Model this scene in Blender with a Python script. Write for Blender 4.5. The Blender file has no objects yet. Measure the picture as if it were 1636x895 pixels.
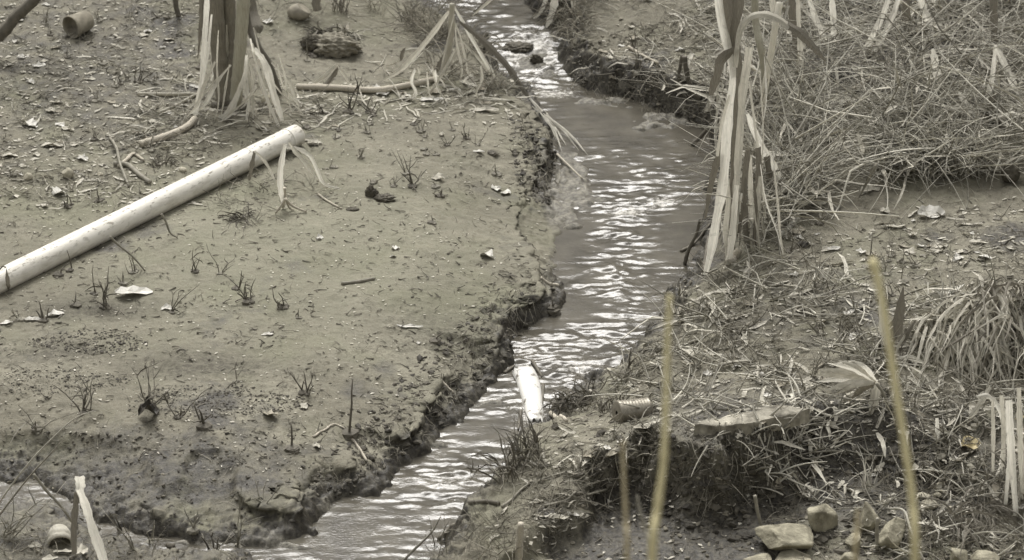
import bpy, math, random
import numpy as np
from mathutils import Vector

# ------------------------------------------------------------------ camera, world, sun, exposure
SC = bpy.context.scene
COL = SC.collection
HF = math.radians(9.0)            # half of the horizontal field of view
PITCH = math.radians(27.0)        # camera looks this far below the horizon
CAMZ = 7.264
FOCUS = 15.2
cam = bpy.data.cameras.new('camera')
cam.sensor_width = 36.0
cam.lens = 18.0 / math.tan(HF)
cam.clip_start = 0.5
cam.clip_end = 6000
cam.dof.use_dof = True
cam.dof.focus_distance = FOCUS
cam.dof.aperture_fstop = 4.2
camo = bpy.data.objects.new('camera', cam)
COL.objects.link(camo)
camo.location = (0, 0, CAMZ)
camo.rotation_euler = (math.pi / 2 - PITCH, 0, 0)
SC.camera = camo

SUN_EL, SUN_AZ = math.radians(49), math.radians(-8)   # azimuth from +Y (away from the camera) towards +X
W = bpy.data.worlds.new('World')
SC.world = W
W.use_nodes = True
nt = W.node_tree
bg = nt.nodes['Background']
sky = nt.nodes.new('ShaderNodeTexSky')
sky.sky_type = 'NISHITA'
sky.sun_disc = False
sky.sun_elevation = SUN_EL
sky.sun_rotation = SUN_AZ
sky.air_density = 1.0
sky.dust_density = 4.0
hsv = nt.nodes.new('ShaderNodeHueSaturation')     # an overcast sky is nearly grey
hsv.inputs['Saturation'].default_value = 0.10
nt.links.new(sky.outputs['Color'], hsv.inputs['Color'])
mx = nt.nodes.new('ShaderNodeMixRGB')
mx.blend_type = 'MULTIPLY'
mx.inputs[0].default_value = 1.0
mx.inputs[2].default_value = (1.0, 0.98, 0.955, 1)
nt.links.new(hsv.outputs['Color'], mx.inputs[1])
nt.links.new(mx.outputs[0], bg.inputs['Color'])
bg.inputs['Strength'].default_value = 0.095
sl = bpy.data.lights.new('sun', 'SUN')
sl.energy = 1.5
sl.angle = math.radians(37)
sl.color = (1.0, 0.978, 0.94)
so = bpy.data.objects.new('sun', sl)
COL.objects.link(so)
sd = Vector((math.sin(SUN_AZ) * math.cos(SUN_EL), math.cos(SUN_AZ) * math.cos(SUN_EL), math.sin(SUN_EL)))
so.rotation_euler = sd.to_track_quat('Z', 'Y').to_euler()
so.location = sd * 60
SC.view_settings.view_transform = 'Standard'
SC.view_settings.look = 'None'
SC.view_settings.gamma = 1.0
SC.view_settings.exposure = 1.47
SC.view_settings.use_curve_mapping = False
SC.render.engine = 'CYCLES'
SC.cycles.max_bounces = 4
SC.cycles.use_denoising = True

RNG = np.random.default_rng(7)
random.seed(7)

# ------------------------------------------------------------------ camera geometry (1636 x 895 photograph)
PW, PH = 1636.0, 895.0
TX = math.tan(HF)
TY = TX * PH / PW
CF = np.array([0, math.cos(PITCH), -math.sin(PITCH)])
CU = np.array([0, math.sin(PITCH), math.cos(PITCH)])
CO = np.array([0, 0, CAMZ])

def rays(px, py):
    px = np.asarray(px, float); py = np.asarray(py, float)
    a = (px / PW - .5) * 2 * TX
    b = -(py / PH - .5) * 2 * TY
    d = np.empty(px.shape + (3,))
    d[..., 0] = a
    d[..., 1] = CF[1] + b * CU[1]
    d[..., 2] = CF[2] + b * CU[2]
    return d

def flat(px, py, z=0.0):
    d = rays(px, py)
    t = (z - CAMZ) / d[..., 2]
    return CO + d * t[..., None]

def poly(pts):
    p = np.array(pts, float)
    return flat(p[:, 0], p[:, 1])[:, :2]

def to_px(p):
    q = np.asarray(p, float) - CO
    dz = q @ CF
    return (q[..., 0] / dz / TX * .5 + .5) * PW, (-(q @ CU) / dz / TY * .5 + .5) * PH

# ------------------------------------------------------------------ noise and distance helpers
def _hash(ix, iy, seed):
    n = (ix.astype(np.int64) * 374761393 + iy.astype(np.int64) * 668265263 + seed * 1442695041) & 0xffffffff
    n = ((n ^ (n >> 13)) * 1274126177) & 0xffffffff
    n = ((n ^ (n >> 16)) * 2246822519) & 0xffffffff
    return (n ^ (n >> 15)) & 0xffffffff

def pnoise(x, y, seed=0):
    ix = np.floor(x); iy = np.floor(y)
    fx = x - ix; fy = y - iy
    ux = fx * fx * fx * (fx * (fx * 6 - 15) + 10)
    uy = fy * fy * fy * (fy * (fy * 6 - 15) + 10)
    def g(dx, dy):
        a = _hash(ix + dx, iy + dy, seed) * (2 * math.pi / 4294967296.0)
        return np.cos(a) * (fx - dx) + np.sin(a) * (fy - dy)
    a = g(0, 0); b = g(1, 0); c = g(0, 1); d = g(1, 1)
    return (a + (b - a) * ux + (c - a) * uy + (a - b - c + d) * ux * uy) * 1.41

def fbm(x, y, scale, octs=4, seed=0, gain=.5, ridged=False):
    s = 0; a = 1.0; n = 0
    for o in range(octs):
        v = pnoise(x * scale + o * 17.3, y * scale - o * 9.1, seed + o * 31)
        if ridged: v = 1 - 2 * np.abs(v)
        s = s + v * a; n += a; a *= gain; scale *= 2.03
    return s / n

def sstep(a, b, x):
    t = np.clip((x - a) / (b - a), 0, 1)
    return t * t * (3 - 2 * t)

def inside(P, x, y):
    r = np.zeros(x.shape, bool)
    n = len(P)
    for i in range(n):
        x0, y0 = P[i]; x1, y1 = P[(i + 1) % n]
        c = (y0 > y) != (y1 > y)
        xi = (x1 - x0) * (y - y0) / ((y1 - y0) if y1 != y0 else 1e-9) + x0
        r ^= c & (x < xi)
    return r

def segdist(P, x, y, closed=True):
    d = np.full(x.shape, 1e9)
    n = len(P)
    for i in range(n if closed else n - 1):
        ax, ay = P[i]; bx, by = P[(i + 1) % n]
        ex, ey = bx - ax, by - ay
        t = np.clip(((x - ax) * ex + (y - ay) * ey) / (ex * ex + ey * ey + 1e-12), 0, 1)
        d = np.minimum(d, np.hypot(x - ax - t * ex, y - ay - t * ey))
    return d

def sdist(P, x, y):          # negative inside
    d = segdist(P, x, y)
    return np.where(inside(P, x, y), -d, d)

def blob(u, v, cx, cy, rx, ry):
    return np.exp(-(((u - cx) / rx) ** 2 + ((v - cy) / ry) ** 2))

# ------------------------------------------------------------------ outlines of water and land (photograph pixels cast on the water level)
STREAM = poly([(560, -140), (590, -40), (640, 5), (700, 30), (768, 72), (795, 105), (850, 150), (872, 195), (885, 250), (880, 300),
               (872, 345), (885, 395), (902, 440), (905, 462), (868, 500), (828, 530), (815, 560), (805, 590), (772, 618), (752, 650),
               (742, 672), (705, 700), (655, 735), (612, 770), (598, 790), (545, 805), (512, 820), (498, 840), (486, 868),
               (430, 905), (330, 960), (-500, 1010), (-3000, 1050), (-3000, 1190), (500, 1130), (610, 1000), (690, 905), (720, 862), (770, 815), (800, 770),
               (812, 735), (845, 700), (880, 655), (920, 625), (990, 590), (1030, 555), (1050, 520), (1072, 480), (1090, 445), (1108, 400),
               (1120, 355), (1136, 310), (1140, 250), (1128, 208), (1080, 183), (1030, 165), (985, 150), (930, 138), (905, 125),
               (900, 95), (895, 65), (860, 45), (838, 15), (832, -40), (800, -140), (820, -420), (560, -420)])
CHANNEL = poly([(-3000, 745), (-120, 760), (0, 768), (60, 778), (118, 800), (165, 832), (195, 848), (250, 862), (330, 868), (420, 868), (490, 852),
                (525, 845), (500, 890), (430, 905), (380, 884), (300, 880), (240, 872), (180, 858), (130, 832), (80, 815), (30, 812), (-100, 822), (-3000, 850)])
FRONT = poly([(-3000, 850), (-100, 822), (30, 812), (80, 815), (130, 832), (180, 858), (240, 872), (300, 880), (380, 884), (430, 905), (330, 960), (-500, 1010), (-3000, 1050)])
RIGHT = poly([(832, -420), (832, -40), (838, 15), (860, 45), (895, 65), (900, 95), (905, 125), (930, 138), (985, 150), (1030, 165), (1080, 183), (1128, 208),
              (1140, 250), (1136, 310), (1120, 355), (1108, 400), (1090, 445), (1072, 480), (1050, 520), (1030, 555), (990, 590), (920, 625),
              (880, 655), (845, 700), (812, 735), (800, 770), (770, 815), (720, 862), (690, 905), (610, 1000), (500, 1130), (-3000, 1190), (-3000, 1400),
              (5000, 1400), (5000, -420)])
FLOOR = poly([(860, 1000), (885, 905), (915, 858), (955, 830), (1010, 840), (1090, 858), (1170, 858), (1225, 830), (1300, 800), (1390, 795),
              (1480, 815), (1560, 850), (1640, 875), (5000, 900), (5000, 1300), (860, 1300)])
LEVEL_Y0, LEVEL_Y1 = float(flat(0, 140)[1]), float(flat(0, 55)[1])

def level(y):                 # water surface: a small rapid lifts the upper reach
    return 0.075 * sstep(LEVEL_Y0, LEVEL_Y1, y)

PIPE_A, PIPE_B = None, None

def axis(lo, hi, step, far):
    a = list(np.arange(lo, hi + step / 2, step))
    s = step; p = a[-1]
    while p < far:
        s = min(s * 1.22, 400); p += s; a.append(p)
    s = step; p = a[0]; f = []
    while p > -far:
        s = min(s * 1.22, 400); p -= s; f.append(p)
    return np.array(f[::-1] + a)

GX = axis(-3.25, 3.25, .0105, 3000)
GY = axis(11.2, 18.6, .0105, 3000)
X, Y = np.meshgrid(GX, GY)
U, V = to_px(np.stack([X, np.maximum(Y, 3.0), 0 * X], -1))
NEAR = (np.abs(X) < 9) & (Y > 5) & (Y < 27)

DW = np.full(X.shape, 50.0); SR = np.full(X.shape, 50.0); DF = np.full(X.shape, 50.0); SF = np.full(X.shape, 50.0)
xn, yn = X[NEAR], Y[NEAR]
wob = fbm(xn, yn, 2.6, 4, 5) * .12 + fbm(xn, yn, 11, 3, 8) * .04      # ragged waterline
DW[NEAR] = np.minimum(sdist(STREAM, xn, yn), sdist(CHANNEL, xn, yn)) + wob
SR[NEAR] = sdist(RIGHT, xn, yn)
DF[NEAR] = sdist(FLOOR, xn, yn) + fbm(xn, yn, 2.2, 4, 15) * .24
SF[NEAR] = sdist(FRONT, xn, yn)
SR = np.where(NEAR, SR, np.where(X > 0, -5.0, 5.0))
LEFTM = (SR > 0) & (SF > 0)
RIGHTM = SR <= 0

# plateau heights
hl = .175 + .05 * fbm(X, Y, .5, 2, 1) + .03 * blob(U, V, 300, 250, 300, 200) - .05 * blob(U, V, 860, 330, 90, 60)
hl = hl - .05 * blob(U, V, 640, 120, 180, 90) - .13 * blob(U, V, 680, 40, 130, 50)
hl = np.maximum(hl, .03)
hl = hl * (.52 + .48 * sstep(.02, .75, DW))
hr = .16 + .26 * blob(U, V, 1590, 590, 95, 40) + .07 * fbm(X, Y, .6, 2, 2) + .10 * sstep(1000, 1500, U) + .22 * blob(U, V, 1150, 800, 230, 90) + .12 * blob(U, V, 1430, 200, 230, 110)
hr = hr - .07 * blob(U, V, 930, 690, 90, 60)
hfl = .045 + .03 * fbm(X, Y, 1.5, 3, 3) + .05 * blob(U, V, 1350, 860, 180, 40)
wf = .13 + .26 * sstep(.0, .4, fbm(X, Y, 2.0, 3, 17)) + .36 * sstep(1210, 1330, U)
hr = hfl + (hr - hfl) * sstep(0.0, 1.0, np.clip(DF / wf, 0, 1))
hf = .045 + .05 * sstep(0, .5, -SF) + .02 * fbm(X, Y, 2, 2, 4)
LAND = np.where(RIGHTM, hr, np.where(SF <= 0, hf, hl))
# width of the bank slope
wb = .075 + .05 * (fbm(X, Y, 1.7, 2, 21) + .3)
wb = wb + .30 * blob(U, V, 200, 760, 330, 70) * LEFTM
wb = wb + .34 * blob(U, V, 880, 385, 60, 50) * LEFTM + .22 * blob(U, V, 895, 450, 45, 30) * LEFTM + .14 * blob(U, V, 760, 660, 80, 60) * LEFTM + .22 * blob(U, V, 830, 150, 60, 50) * LEFTM
wb = wb + .25 * sstep(.05, .45, fbm(X, Y, 1.9, 2, 23)) * LEFTM
wb = wb + .25 * RIGHTM * sstep(-.1, .1, .3 * blob(U, V, 1100, 480, 90, 140) + .3 * blob(U, V, 930, 640, 120, 60) - .12)
wb = np.maximum(wb, .05)
T = np.clip(DW / wb, 0, 1)
EDGE = np.where(DW > 0, np.sqrt(np.clip(T, 0, 1)) * (1 - .35 * (1 - T)), 0)
EDGE = np.clip(EDGE, 0, 1)
# shallow silt bars that just break the surface
U0, V0 = U, V
U = U0 + 55 * fbm(X, Y, 3.5, 4, 91); V = V0 + 30 * fbm(X, Y, 4.5, 4, 92)
BAR = (1.3 * blob(U, V, 925, 315, 58, 34) + 1.2 * blob(U, V, 905, 275, 34, 44) + .9 * blob(U, V, 905, 355, 40, 10) + 1.3 * blob(U, V, 1060, 190, 75, 15) + 1.2 * blob(U, V, 975, 162, 55, 11)
       + blob(U, V, 790, 655, 38, 14) + blob(U, V, 690, 715, 50, 12) + 1.1 * blob(U, V, 468, 880, 55, 12) + .9 * blob(U, V, 855, 115, 45, 18) + .9 * blob(U, V, 545, 815, 40, 10)
       + .9 * blob(U, V, 60, 800, 90, 12) + .8 * blob(U, V, 830, 75, 26, 14) + .9 * blob(U, V, 300, 868, 90, 6))
BAR = np.clip(BAR, 0, 1) * (.82 + .5 * fbm(X, Y, 14, 3, 93))
BAR = np.clip(BAR, 0, 1)
U, V = U0, V0
bed = np.maximum(-.10, DW * .9)
bed = np.where(BAR > .1, np.maximum(bed, -.032 + .050 * BAR), bed)
Z = np.where(DW > 0, LAND * EDGE, bed)
# embankment on the photographer's side, rising ground far away
Z = Z + np.clip(10.4 - Y, 0, 9.4) * .57 * sstep(10.6, 9.6, Y)
Z = Z + np.clip(np.hypot(X, Y - 14) - 24, 0, 60) * .04
Z = Z + np.clip(Y - 21.5 + 1.5 * fbm(X, Y, .15, 2, 99), 0, 34) * 1.05          # unseen slope added upstream so calm water mirrors dark ground
Z = Z + level(Y)
# roughness
BANK = np.exp(-(np.clip(np.abs(DW - .07) - .05, 0, 9) / .07) ** 2) * (DW > -.02)
BANK = np.maximum(BANK, .9 * np.exp(-(np.clip(np.abs(DF - .05) - .06, 0, 9) / .08) ** 2) * RIGHTM * sstep(900, 960, U) * sstep(1330, 1200, U))
BANK = BANK * (1 - .85 * blob(U, V, 875, 395, 45, 60))
SMOOTH = blob(U, V, 450, 440, 330, 160) * LEFTM
PATCH = np.clip(blob(U, V, 150, 545, 90, 17) + blob(U, V, 330, 640, 130, 22) + .9 * blob(U, V, 90, 612, 90, 18) + .55 * blob(U, V, 560, 225, 90, 20) + .6 * blob(U, V, 700, 560, 90, 40), 0, 1) * LEFTM
dry = sstep(0, .05, DW)
r1 = fbm(X, Y, 2.6, 3, 40); r2 = fbm(X, Y, 9, 3, 41); r3 = fbm(X, Y, 24, 3, 42, .6); rr = fbm(X, Y, 11, 4, 43, .6, True)
rough = (.5 + .5 * sstep(-.2, .4, r1)) * (1 - .55 * SMOOTH)
LITTERZ = np.where(RIGHTM, .8, .35) + .5 * blob(U, V, 200, 130, 330, 170)
Z = Z + dry * (r1 * .020 + r2 * .014 * rough + r3 * .0095 * (rough + LITTERZ * .7)) + (rr - .1) * .018 * BANK * (DW > 0) + (r3 * .018 + fbm(X, Y, 45, 2, 44) * .010) * BANK
Z = Z + PATCH * (fbm(X, Y, 30, 2, 50) * .009)
Z = Z + BAR * (DW <= 0) * (r2 * .010 + r3 * .010)
Z = np.where(NEAR, np.where(DW > .03, np.maximum(Z, .010 + level(Y)), Z), Z)

def _fl(Pa, Pb, wid, off=0.0):
    """press the ground level along a segment where something heavy lies"""
    global Z
    ax, ay = Pa[:2]; bx, by = Pb[:2]
    ex, ey = bx - ax, by - ay
    t = np.clip(((X - ax) * ex + (Y - ay) * ey) / (ex * ex + ey * ey), 0, 1)
    d = np.hypot(X - ax - t * ex, Y - ay - t * ey)
    w = np.exp(-(d / wid) ** 2)
    za, zb = Pa[2], Pb[2]
    Z = Z + (za + (zb - za) * t + off - Z) * w

def zat(x, y):
    x = np.asarray(x, float); y = np.asarray(y, float)
    i = np.clip(np.searchsorted(GX, x) - 1, 0, len(GX) - 2)
    j = np.clip(np.searchsorted(GY, y) - 1, 0, len(GY) - 2)
    fx = np.clip((x - GX[i]) / (GX[i + 1] - GX[i]), 0, 1); fy = np.clip((y - GY[j]) / (GY[j + 1] - GY[j]), 0, 1)
    return (Z[j, i] * (1 - fx) + Z[j, i + 1] * fx) * (1 - fy) + (Z[j + 1, i] * (1 - fx) + Z[j + 1, i + 1] * fx) * fy

def ground(px, py, lift=0.0):
    """where the line of sight through a photograph pixel meets the ground"""
    px = np.asarray(px, float); py = np.asarray(py, float)
    d = rays(px, py)
    t0 = (0.75 - CAMZ) / d[..., 2]; t1 = (-.12 - CAMZ) / d[..., 2]
    n = 90
    hit = np.full(px.shape, np.nan)
    prev = t0.copy() if t0.shape else np.array(t0)
    for k in range(1, n + 1):
        t = t0 + (t1 - t0) * k / n
        p = CO + d * t[..., None]
        below = p[..., 2] <= np.maximum(zat(p[..., 0], p[..., 1]), level(p[..., 1]) - .005)
        hit = np.where(np.isnan(hit) & below, (t + prev) / 2, hit)
        prev = t
    hit = np.where(np.isnan(hit), t1, hit)
    p = CO + d * hit[..., None]
    p[..., 2] = np.maximum(zat(p[..., 0], p[..., 1]), level(p[..., 1]) - .005) + lift
    return p

def at_depth(px, py, y):
    d = rays(px, py)
    t = y / d[..., 1]
    return CO + d * t[..., None]

def mpp(p):                    # metres per photograph pixel at a point
    return float(2 * TX * ((np.asarray(p) - CO) @ CF) / PW)

PIPE_R = .0585
PIPE_A = ground(-60, 490); PIPE_B = ground(476, 229)
_fl(PIPE_A, PIPE_B, .16)

# ------------------------------------------------------------------ materials
MATS = {}
def nodes(name):
    m = bpy.data.materials.new(name)
    m.use_nodes = True
    t = m.node_tree
    return m, t, t.nodes['Principled BSDF']

def ramp(t, src, stops):
    r = t.nodes.new('ShaderNodeValToRGB')
    e = r.color_ramp.elements
    while len(e) > 1: e.remove(e[-1])
    for i, (p, c) in enumerate(stops):
        el = e[0] if i == 0 else e.new(p)
        el.position = p
        c = (c, c, c) if not isinstance(c, tuple) else c
        el.color = (*c, 1)
    t.links.new(src, r.inputs[0])
    return r.outputs[0]

def noise(t, scale, detail=4, rough=.55, vec=None, stretch=None, dist=0.0):
    n = t.nodes.new('ShaderNodeTexNoise')
    n.inputs['Scale'].default_value = scale
    n.inputs['Detail'].default_value = detail
    n.inputs['Roughness'].default_value = rough
    n.inputs['Distortion'].default_value = dist
    if vec is None:
        tc = t.nodes.new('ShaderNodeTexCoord')
        vec = tc.outputs['Object']
    if stretch:
        mp = t.nodes.new('ShaderNodeMapping')
        mp.inputs['Scale'].default_value = stretch
        t.links.new(vec, mp.inputs[0])
        vec = mp.outputs[0]
    t.links.new(vec, n.inputs['Vector'])
    return n.outputs['Fac']

def mix(t, fac, a, b, mode='MIX'):
    n = t.nodes.new('ShaderNodeMixRGB')
    n.blend_type = mode
    for k, v in ((0, fac), (1, a), (2, b)):
        if isinstance(v, (int, float)): n.inputs[k].default_value = v if k == 0 else (v, v, v, 1)
        elif isinstance(v, tuple): n.inputs[k].default_value = (*v, 1)
        else: t.links.new(v, n.inputs[k])
    return n.outputs[0]

def math_(t, op, a, b=0.0, clamp=False):
    n = t.nodes.new('ShaderNodeMath'); n.operation = op; n.use_clamp = clamp
    for k, v in ((0, a), (1, b)):
        if isinstance(v, (int, float)): n.inputs[k].default_value = v
        else: t.links.new(v, n.inputs[k])
    return n.outputs[0]

def bump(t, b, h, strength, dist):
    n = t.nodes.new('ShaderNodeBump')
    n.inputs['Strength'].default_value = strength
    n.inputs['Distance'].default_value = dist
    t.links.new(h, n.inputs['Height'])
    t.links.new(n.outputs[0], b.inputs['Normal'])

def attr(t, name):
    n = t.nodes.new('ShaderNodeAttribute'); n.attribute_name = name
    s = t.nodes.new('ShaderNodeSeparateColor')
    t.links.new(n.outputs['Color'], s.inputs[0])
    return s.outputs

def simple(name, lo, hi, rough=.8, scale=30, stretch=None, island=.6, bumpd=.002, bscale=None, spec=.3, transl=0.0):
    """base colour between lo and hi: a noise plus a step per loose piece"""
    m, t, b = nodes(name)
    f = noise(t, scale, 4, .6, stretch=stretch)
    f = ramp(t, f, [(.3, 0.0), (.7, 1.0)])
    if island:
        g = t.nodes.new('ShaderNodeNewGeometry')
        f = mix(t, island, f, ramp(t, g.outputs['Random Per Island'], [(0.0, 0.0), (.45, .33), (.8, .72), (1.0, 1.0)]))
    c = mix(t, f, lo, hi)
    t.links.new(c, b.inputs['Base Color'])
    b.inputs['Roughness'].default_value = rough
    b.inputs['Specular IOR Level'].default_value = spec
    if bumpd: bump(t, b, noise(t, bscale or scale * 2, 4, .6, stretch=stretch), .8, bumpd)
    if transl > .3:                # lengthwise veins and stains of a leaf blade
        sv = t.nodes.new('ShaderNodeAttribute'); sv.attribute_name = 'strip'
        vn = noise(t, 1.0, 4, .7, sv.outputs['Vector'], (5.0, 5.0, 1.0))
        bl = noise(t, 1.0, 3, .7, sv.outputs['Vector'], (1.2, 30.0, 1.0))
        c = mix(t, ramp(t, vn, [(.46, 0.0), (.66, .4)]), c, tuple(q * .5 for q in lo))
        c = mix(t, ramp(t, bl, [(.58, 0.0), (.78, .55)]), c, tuple(q * .45 for q in lo))
        t.links.new(c, b.inputs['Base Color'])
    if transl:                     # thin dry leaf lets light through
        tr = t.nodes.new('ShaderNodeBsdfTranslucent'); t.links.new(c, tr.inputs['Color'])
        ms = t.nodes.new('ShaderNodeMixShader'); ms.inputs[0].default_value = transl
        out = [n for n in t.nodes if n.type == 'OUTPUT_MATERIAL'][0]
        t.links.new(b.outputs[0], ms.inputs[1]); t.links.new(tr.outputs[0], ms.inputs[2]); t.links.new(ms.outputs[0], out.inputs['Surface'])
    MATS[name] = m
    return m

simple('straw', (.17, .157, .122), (.88, .85, .74), .75, 25, None, .8, .001, transl=.35)
simple('straw_dull', (.085, .077, .058), (.46, .43, .35), .8, 25, None, .8, .001, transl=.25)
simple('blade_pale', (.62, .595, .51), (.88, .855, .77), .6, 10, (40, 40, 3), .3, .0015, 20, transl=.5)
simple('blade_grey', (.40, .38, .315), (.70, .67, .575), .6, 10, (40, 40, 3), .3, .0015, 20, transl=.46)
simple('blade_dark', (.09, .082, .064), (.25, .23, .185), .65, 10, (40, 40, 3), .3, .0015, 20, transl=.25)
simple('cane', (.26, .245, .185), (.44, .42, .33), .5, 9, (20, 20, 2), .3, .001, 30)
simple('cane_dark', (.12, .108, .083), (.30, .275, .22), .65, 8, (30, 30, 2), .3, .004, 20)
simple('dead_wood', (.28, .25, .195), (.56, .52, .43), .75, 30, (8, 8, 8), .2, .003, 40)
simple('dark_twig', (.055, .049, .038), (.19, .174, .138), .7, 30, None, .5, .002)
simple('twig', (.11, .102, .08), (.34, .32, .26), .7, 30, None, .5, .002)
simple('leaf_pale', (.32, .30, .24), (.68, .65, .56), .7, 40, None, .4, .003, 60, transl=.2)
simple('leaf_grey', (.16, .145, .11), (.36, .33, .26), .7, 40, None, .4, .003, 60)
simple('scrap_white', (.42, .405, .355), (.74, .72, .66), .55, 30, None, .3, .002, 60, transl=.15)
simple('leaf_ochre', (.30, .25, .13), (.50, .43, .26), .7, 30, None, .3, .003, 60)
simple('clod', (.028, .025, .019), (.12, .108, .082), .75, 40, None, .4, .006, 50)
simple('crumb_dark', (.025, .022, .017), (.11, .10, .077), .75, 40, None, .8, .003, 80)
simple('crumb', (.06, .054, .041), (.23, .212, .165), .8, 40, None, .8, .003, 80)
simple('sandstone', (.11, .10, .07), (.38, .355, .265), .85, 14, None, .0, .014, 28)
simple('river_stone', (.26, .24, .18), (.46, .43, .34), .8, 22, None, .0, .004, 35)
simple('concrete', (.07, .063, .047), (.42, .395, .325), .85, 11, None, .0, .010, 26)
simple('yellow_stem', (.44, .39, .21), (.62, .56, .34), .6, 60, (6, 6, 1), .0, .001)
simple('brown_stem', (.30, .255, .16), (.40, .35, .22), .6, 60, (6, 6, 1), .0, .001)
simple('clay_ware', (.16, .145, .11), (.30, .275, .215), .7, 20, None, .0, .002)
simple('dark_ware', (.02, .018, .014), (.055, .048, .038), .55, 20, None, .0, .002)

def _pipe():
    m, t, b = nodes('pipe_plastic')
    grime = ramp(t, noise(t, 7, 6, .65, stretch=(1.0, 3.0, 3.0)), [(.50, 0.0), (.72, 1.0)])
    flecks = ramp(t, noise(t, 55, 3, .7, stretch=(.35, 1, 1)), [(.57, 0.0), (.63, 1.0)])
    tc = t.nodes.new('ShaderNodeTexCoord')
    sx = t.nodes.new('ShaderNodeSeparateXYZ'); t.links.new(tc.outputs['Object'], sx.inputs[0])
    top = ramp(t, math_(t, 'DIVIDE', sx.outputs[2], .06), [(.35, 0.0), (.85, 1.0)])       # dried mud lies along the upper side
    c = mix(t, math_(t, 'MULTIPLY', grime, .7), (.66, .635, .565), (.36, .33, .26))
    c = mix(t, math_(t, 'MULTIPLY', flecks, math_(t, 'ADD', math_(t, 'MULTIPLY', top, .7), .22)), c, (.20, .18, .135))
    low = ramp(t, math_(t, 'ADD', math_(t, 'DIVIDE', sx.outputs[2], -.06), math_(t, 'MULTIPLY', math_(t, 'SUBTRACT', noise(t, 12, 5, .7, stretch=(.5, 1, 1)), .5), 1.6)), [(.10, 0.0), (.80, 1.0)])     # silt splashed on the lower side
    c = mix(t, math_(t, 'MULTIPLY', low, .62), c, (.22, .20, .155))
    t.links.new(c, b.inputs['Base Color'])
    b.inputs['Roughness'].default_value = .45
    bump(t, b, flecks, .4, .002)
    MATS['pipe_plastic'] = m
_pipe()

def _whitebark():
    m, t, b = nodes('white_plastic')
    f = ramp(t, noise(t, 16, 6, .7, stretch=(1, 1, 1)), [(.56, 0.0), (.63, 1.0)])
    t.links.new(mix(t, f, (.62, .61, .565), (.12, .105, .08)), b.inputs['Base Color'])
    b.inputs['Roughness'].default_value = .4
    MATS['white_plastic'] = m
    m, t, b = nodes('tin')
    f = ramp(t, noise(t, 22, 5, .7), [(.4, 0.0), (.7, 1.0)])
    t.links.new(mix(t, f, (.24, .22, .175), (.12, .105, .08)), b.inputs['Base Color'])
    b.inputs['Roughness'].default_value = .42
    b.inputs['Metallic'].default_value = .35
    MATS['tin'] = m
_whitebark()

def _mud():
    m, t, b = nodes('mud')
    wet, patch, bar, tone = attr(t, 'zone')[0:3] + [None] if False else (*attr(t, 'zone')[0:3], None)  # wet carries damp plus shade painted on banks, hollow and under straw
    n1 = noise(t, 1.7, 5, .6); n2 = noise(t, 9, 5, .65); n3 = noise(t, 42, 5, .7); n4 = noise(t, 120, 3, .7)
    fl = noise(t, 19, 5, .8, stretch=(1, 1.6, 1), dist=1.2)
    c = mix(t, ramp(t, n1, [(.35, 0.0), (.65, 1.0)]), (.143, .132, .098), (.226, .212, .162))
    c = mix(t, ramp(t, n2, [(.38, 0.0), (.66, 1.0)]), c, mix(t, .62, c, (.105, .097, .071)))
    c = mix(t, ramp(t, n3, [(.50, 0.0), (.66, .8)]), c, (.125, .112, .080))
    c = mix(t, ramp(t, fl, [(.575, 0.0), (.64, .9)]), c, (.055, .049, .037))  # dark dashes paint small clod shadows into the mud
    c = mix(t, ramp(t, n4, [(.64, 0.0), (.72, .6)]), c, (.40, .375, .30))
    al = t.nodes.new('ShaderNodeAttribute'); al.attribute_name = 'zone'
    c = mix(t, math_(t, 'MULTIPLY', al.outputs['Alpha'], ramp(t, n2, [(.3, .25), (.7, .75)])), c, (.205, .202, .142))
    gr = noise(t, 2.3, 3, .6)                                                # thin algae film
    c = mix(t, math_(t, 'MULTIPLY', ramp(t, gr, [(.48, 0.0), (.68, .5)]), 1.0), c, (.150, .150, .096))
    c = mix(t, math_(t, 'MULTIPLY', patch, ramp(t, n3, [(.36, .35), (.60, 1.0)])), c, (.060, .054, .040))
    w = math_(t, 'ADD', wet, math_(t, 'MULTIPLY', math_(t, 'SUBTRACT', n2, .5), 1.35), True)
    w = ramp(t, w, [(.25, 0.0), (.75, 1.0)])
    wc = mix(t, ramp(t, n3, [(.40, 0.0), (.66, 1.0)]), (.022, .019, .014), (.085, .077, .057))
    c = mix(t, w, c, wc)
    bc = mix(t, ramp(t, n3, [(.40, 0.0), (.62, 1.0)]), (.085, .078, .06), (.24, .225, .18))
    c = mix(t, bar, c, bc)
    t.links.new(c, b.inputs['Base Color'])
    t.links.new(ramp(t, math_(t, 'ADD', math_(t, 'MULTIPLY', w, .6), math_(t, 'MULTIPLY', n2, .35)), [(.1, .82), (.9, .42)]), b.inputs['Roughness'])
    b.inputs['Specular IOR Level'].default_value = .35
    h = math_(t, 'ADD', math_(t, 'MULTIPLY', n3, .8), math_(t, 'ADD', math_(t, 'MULTIPLY', n4, .35), math_(t, 'MULTIPLY', fl, .7)))
    bump(t, b, h, .7, .010)
    MATS['mud'] = m
_mud()

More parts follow.
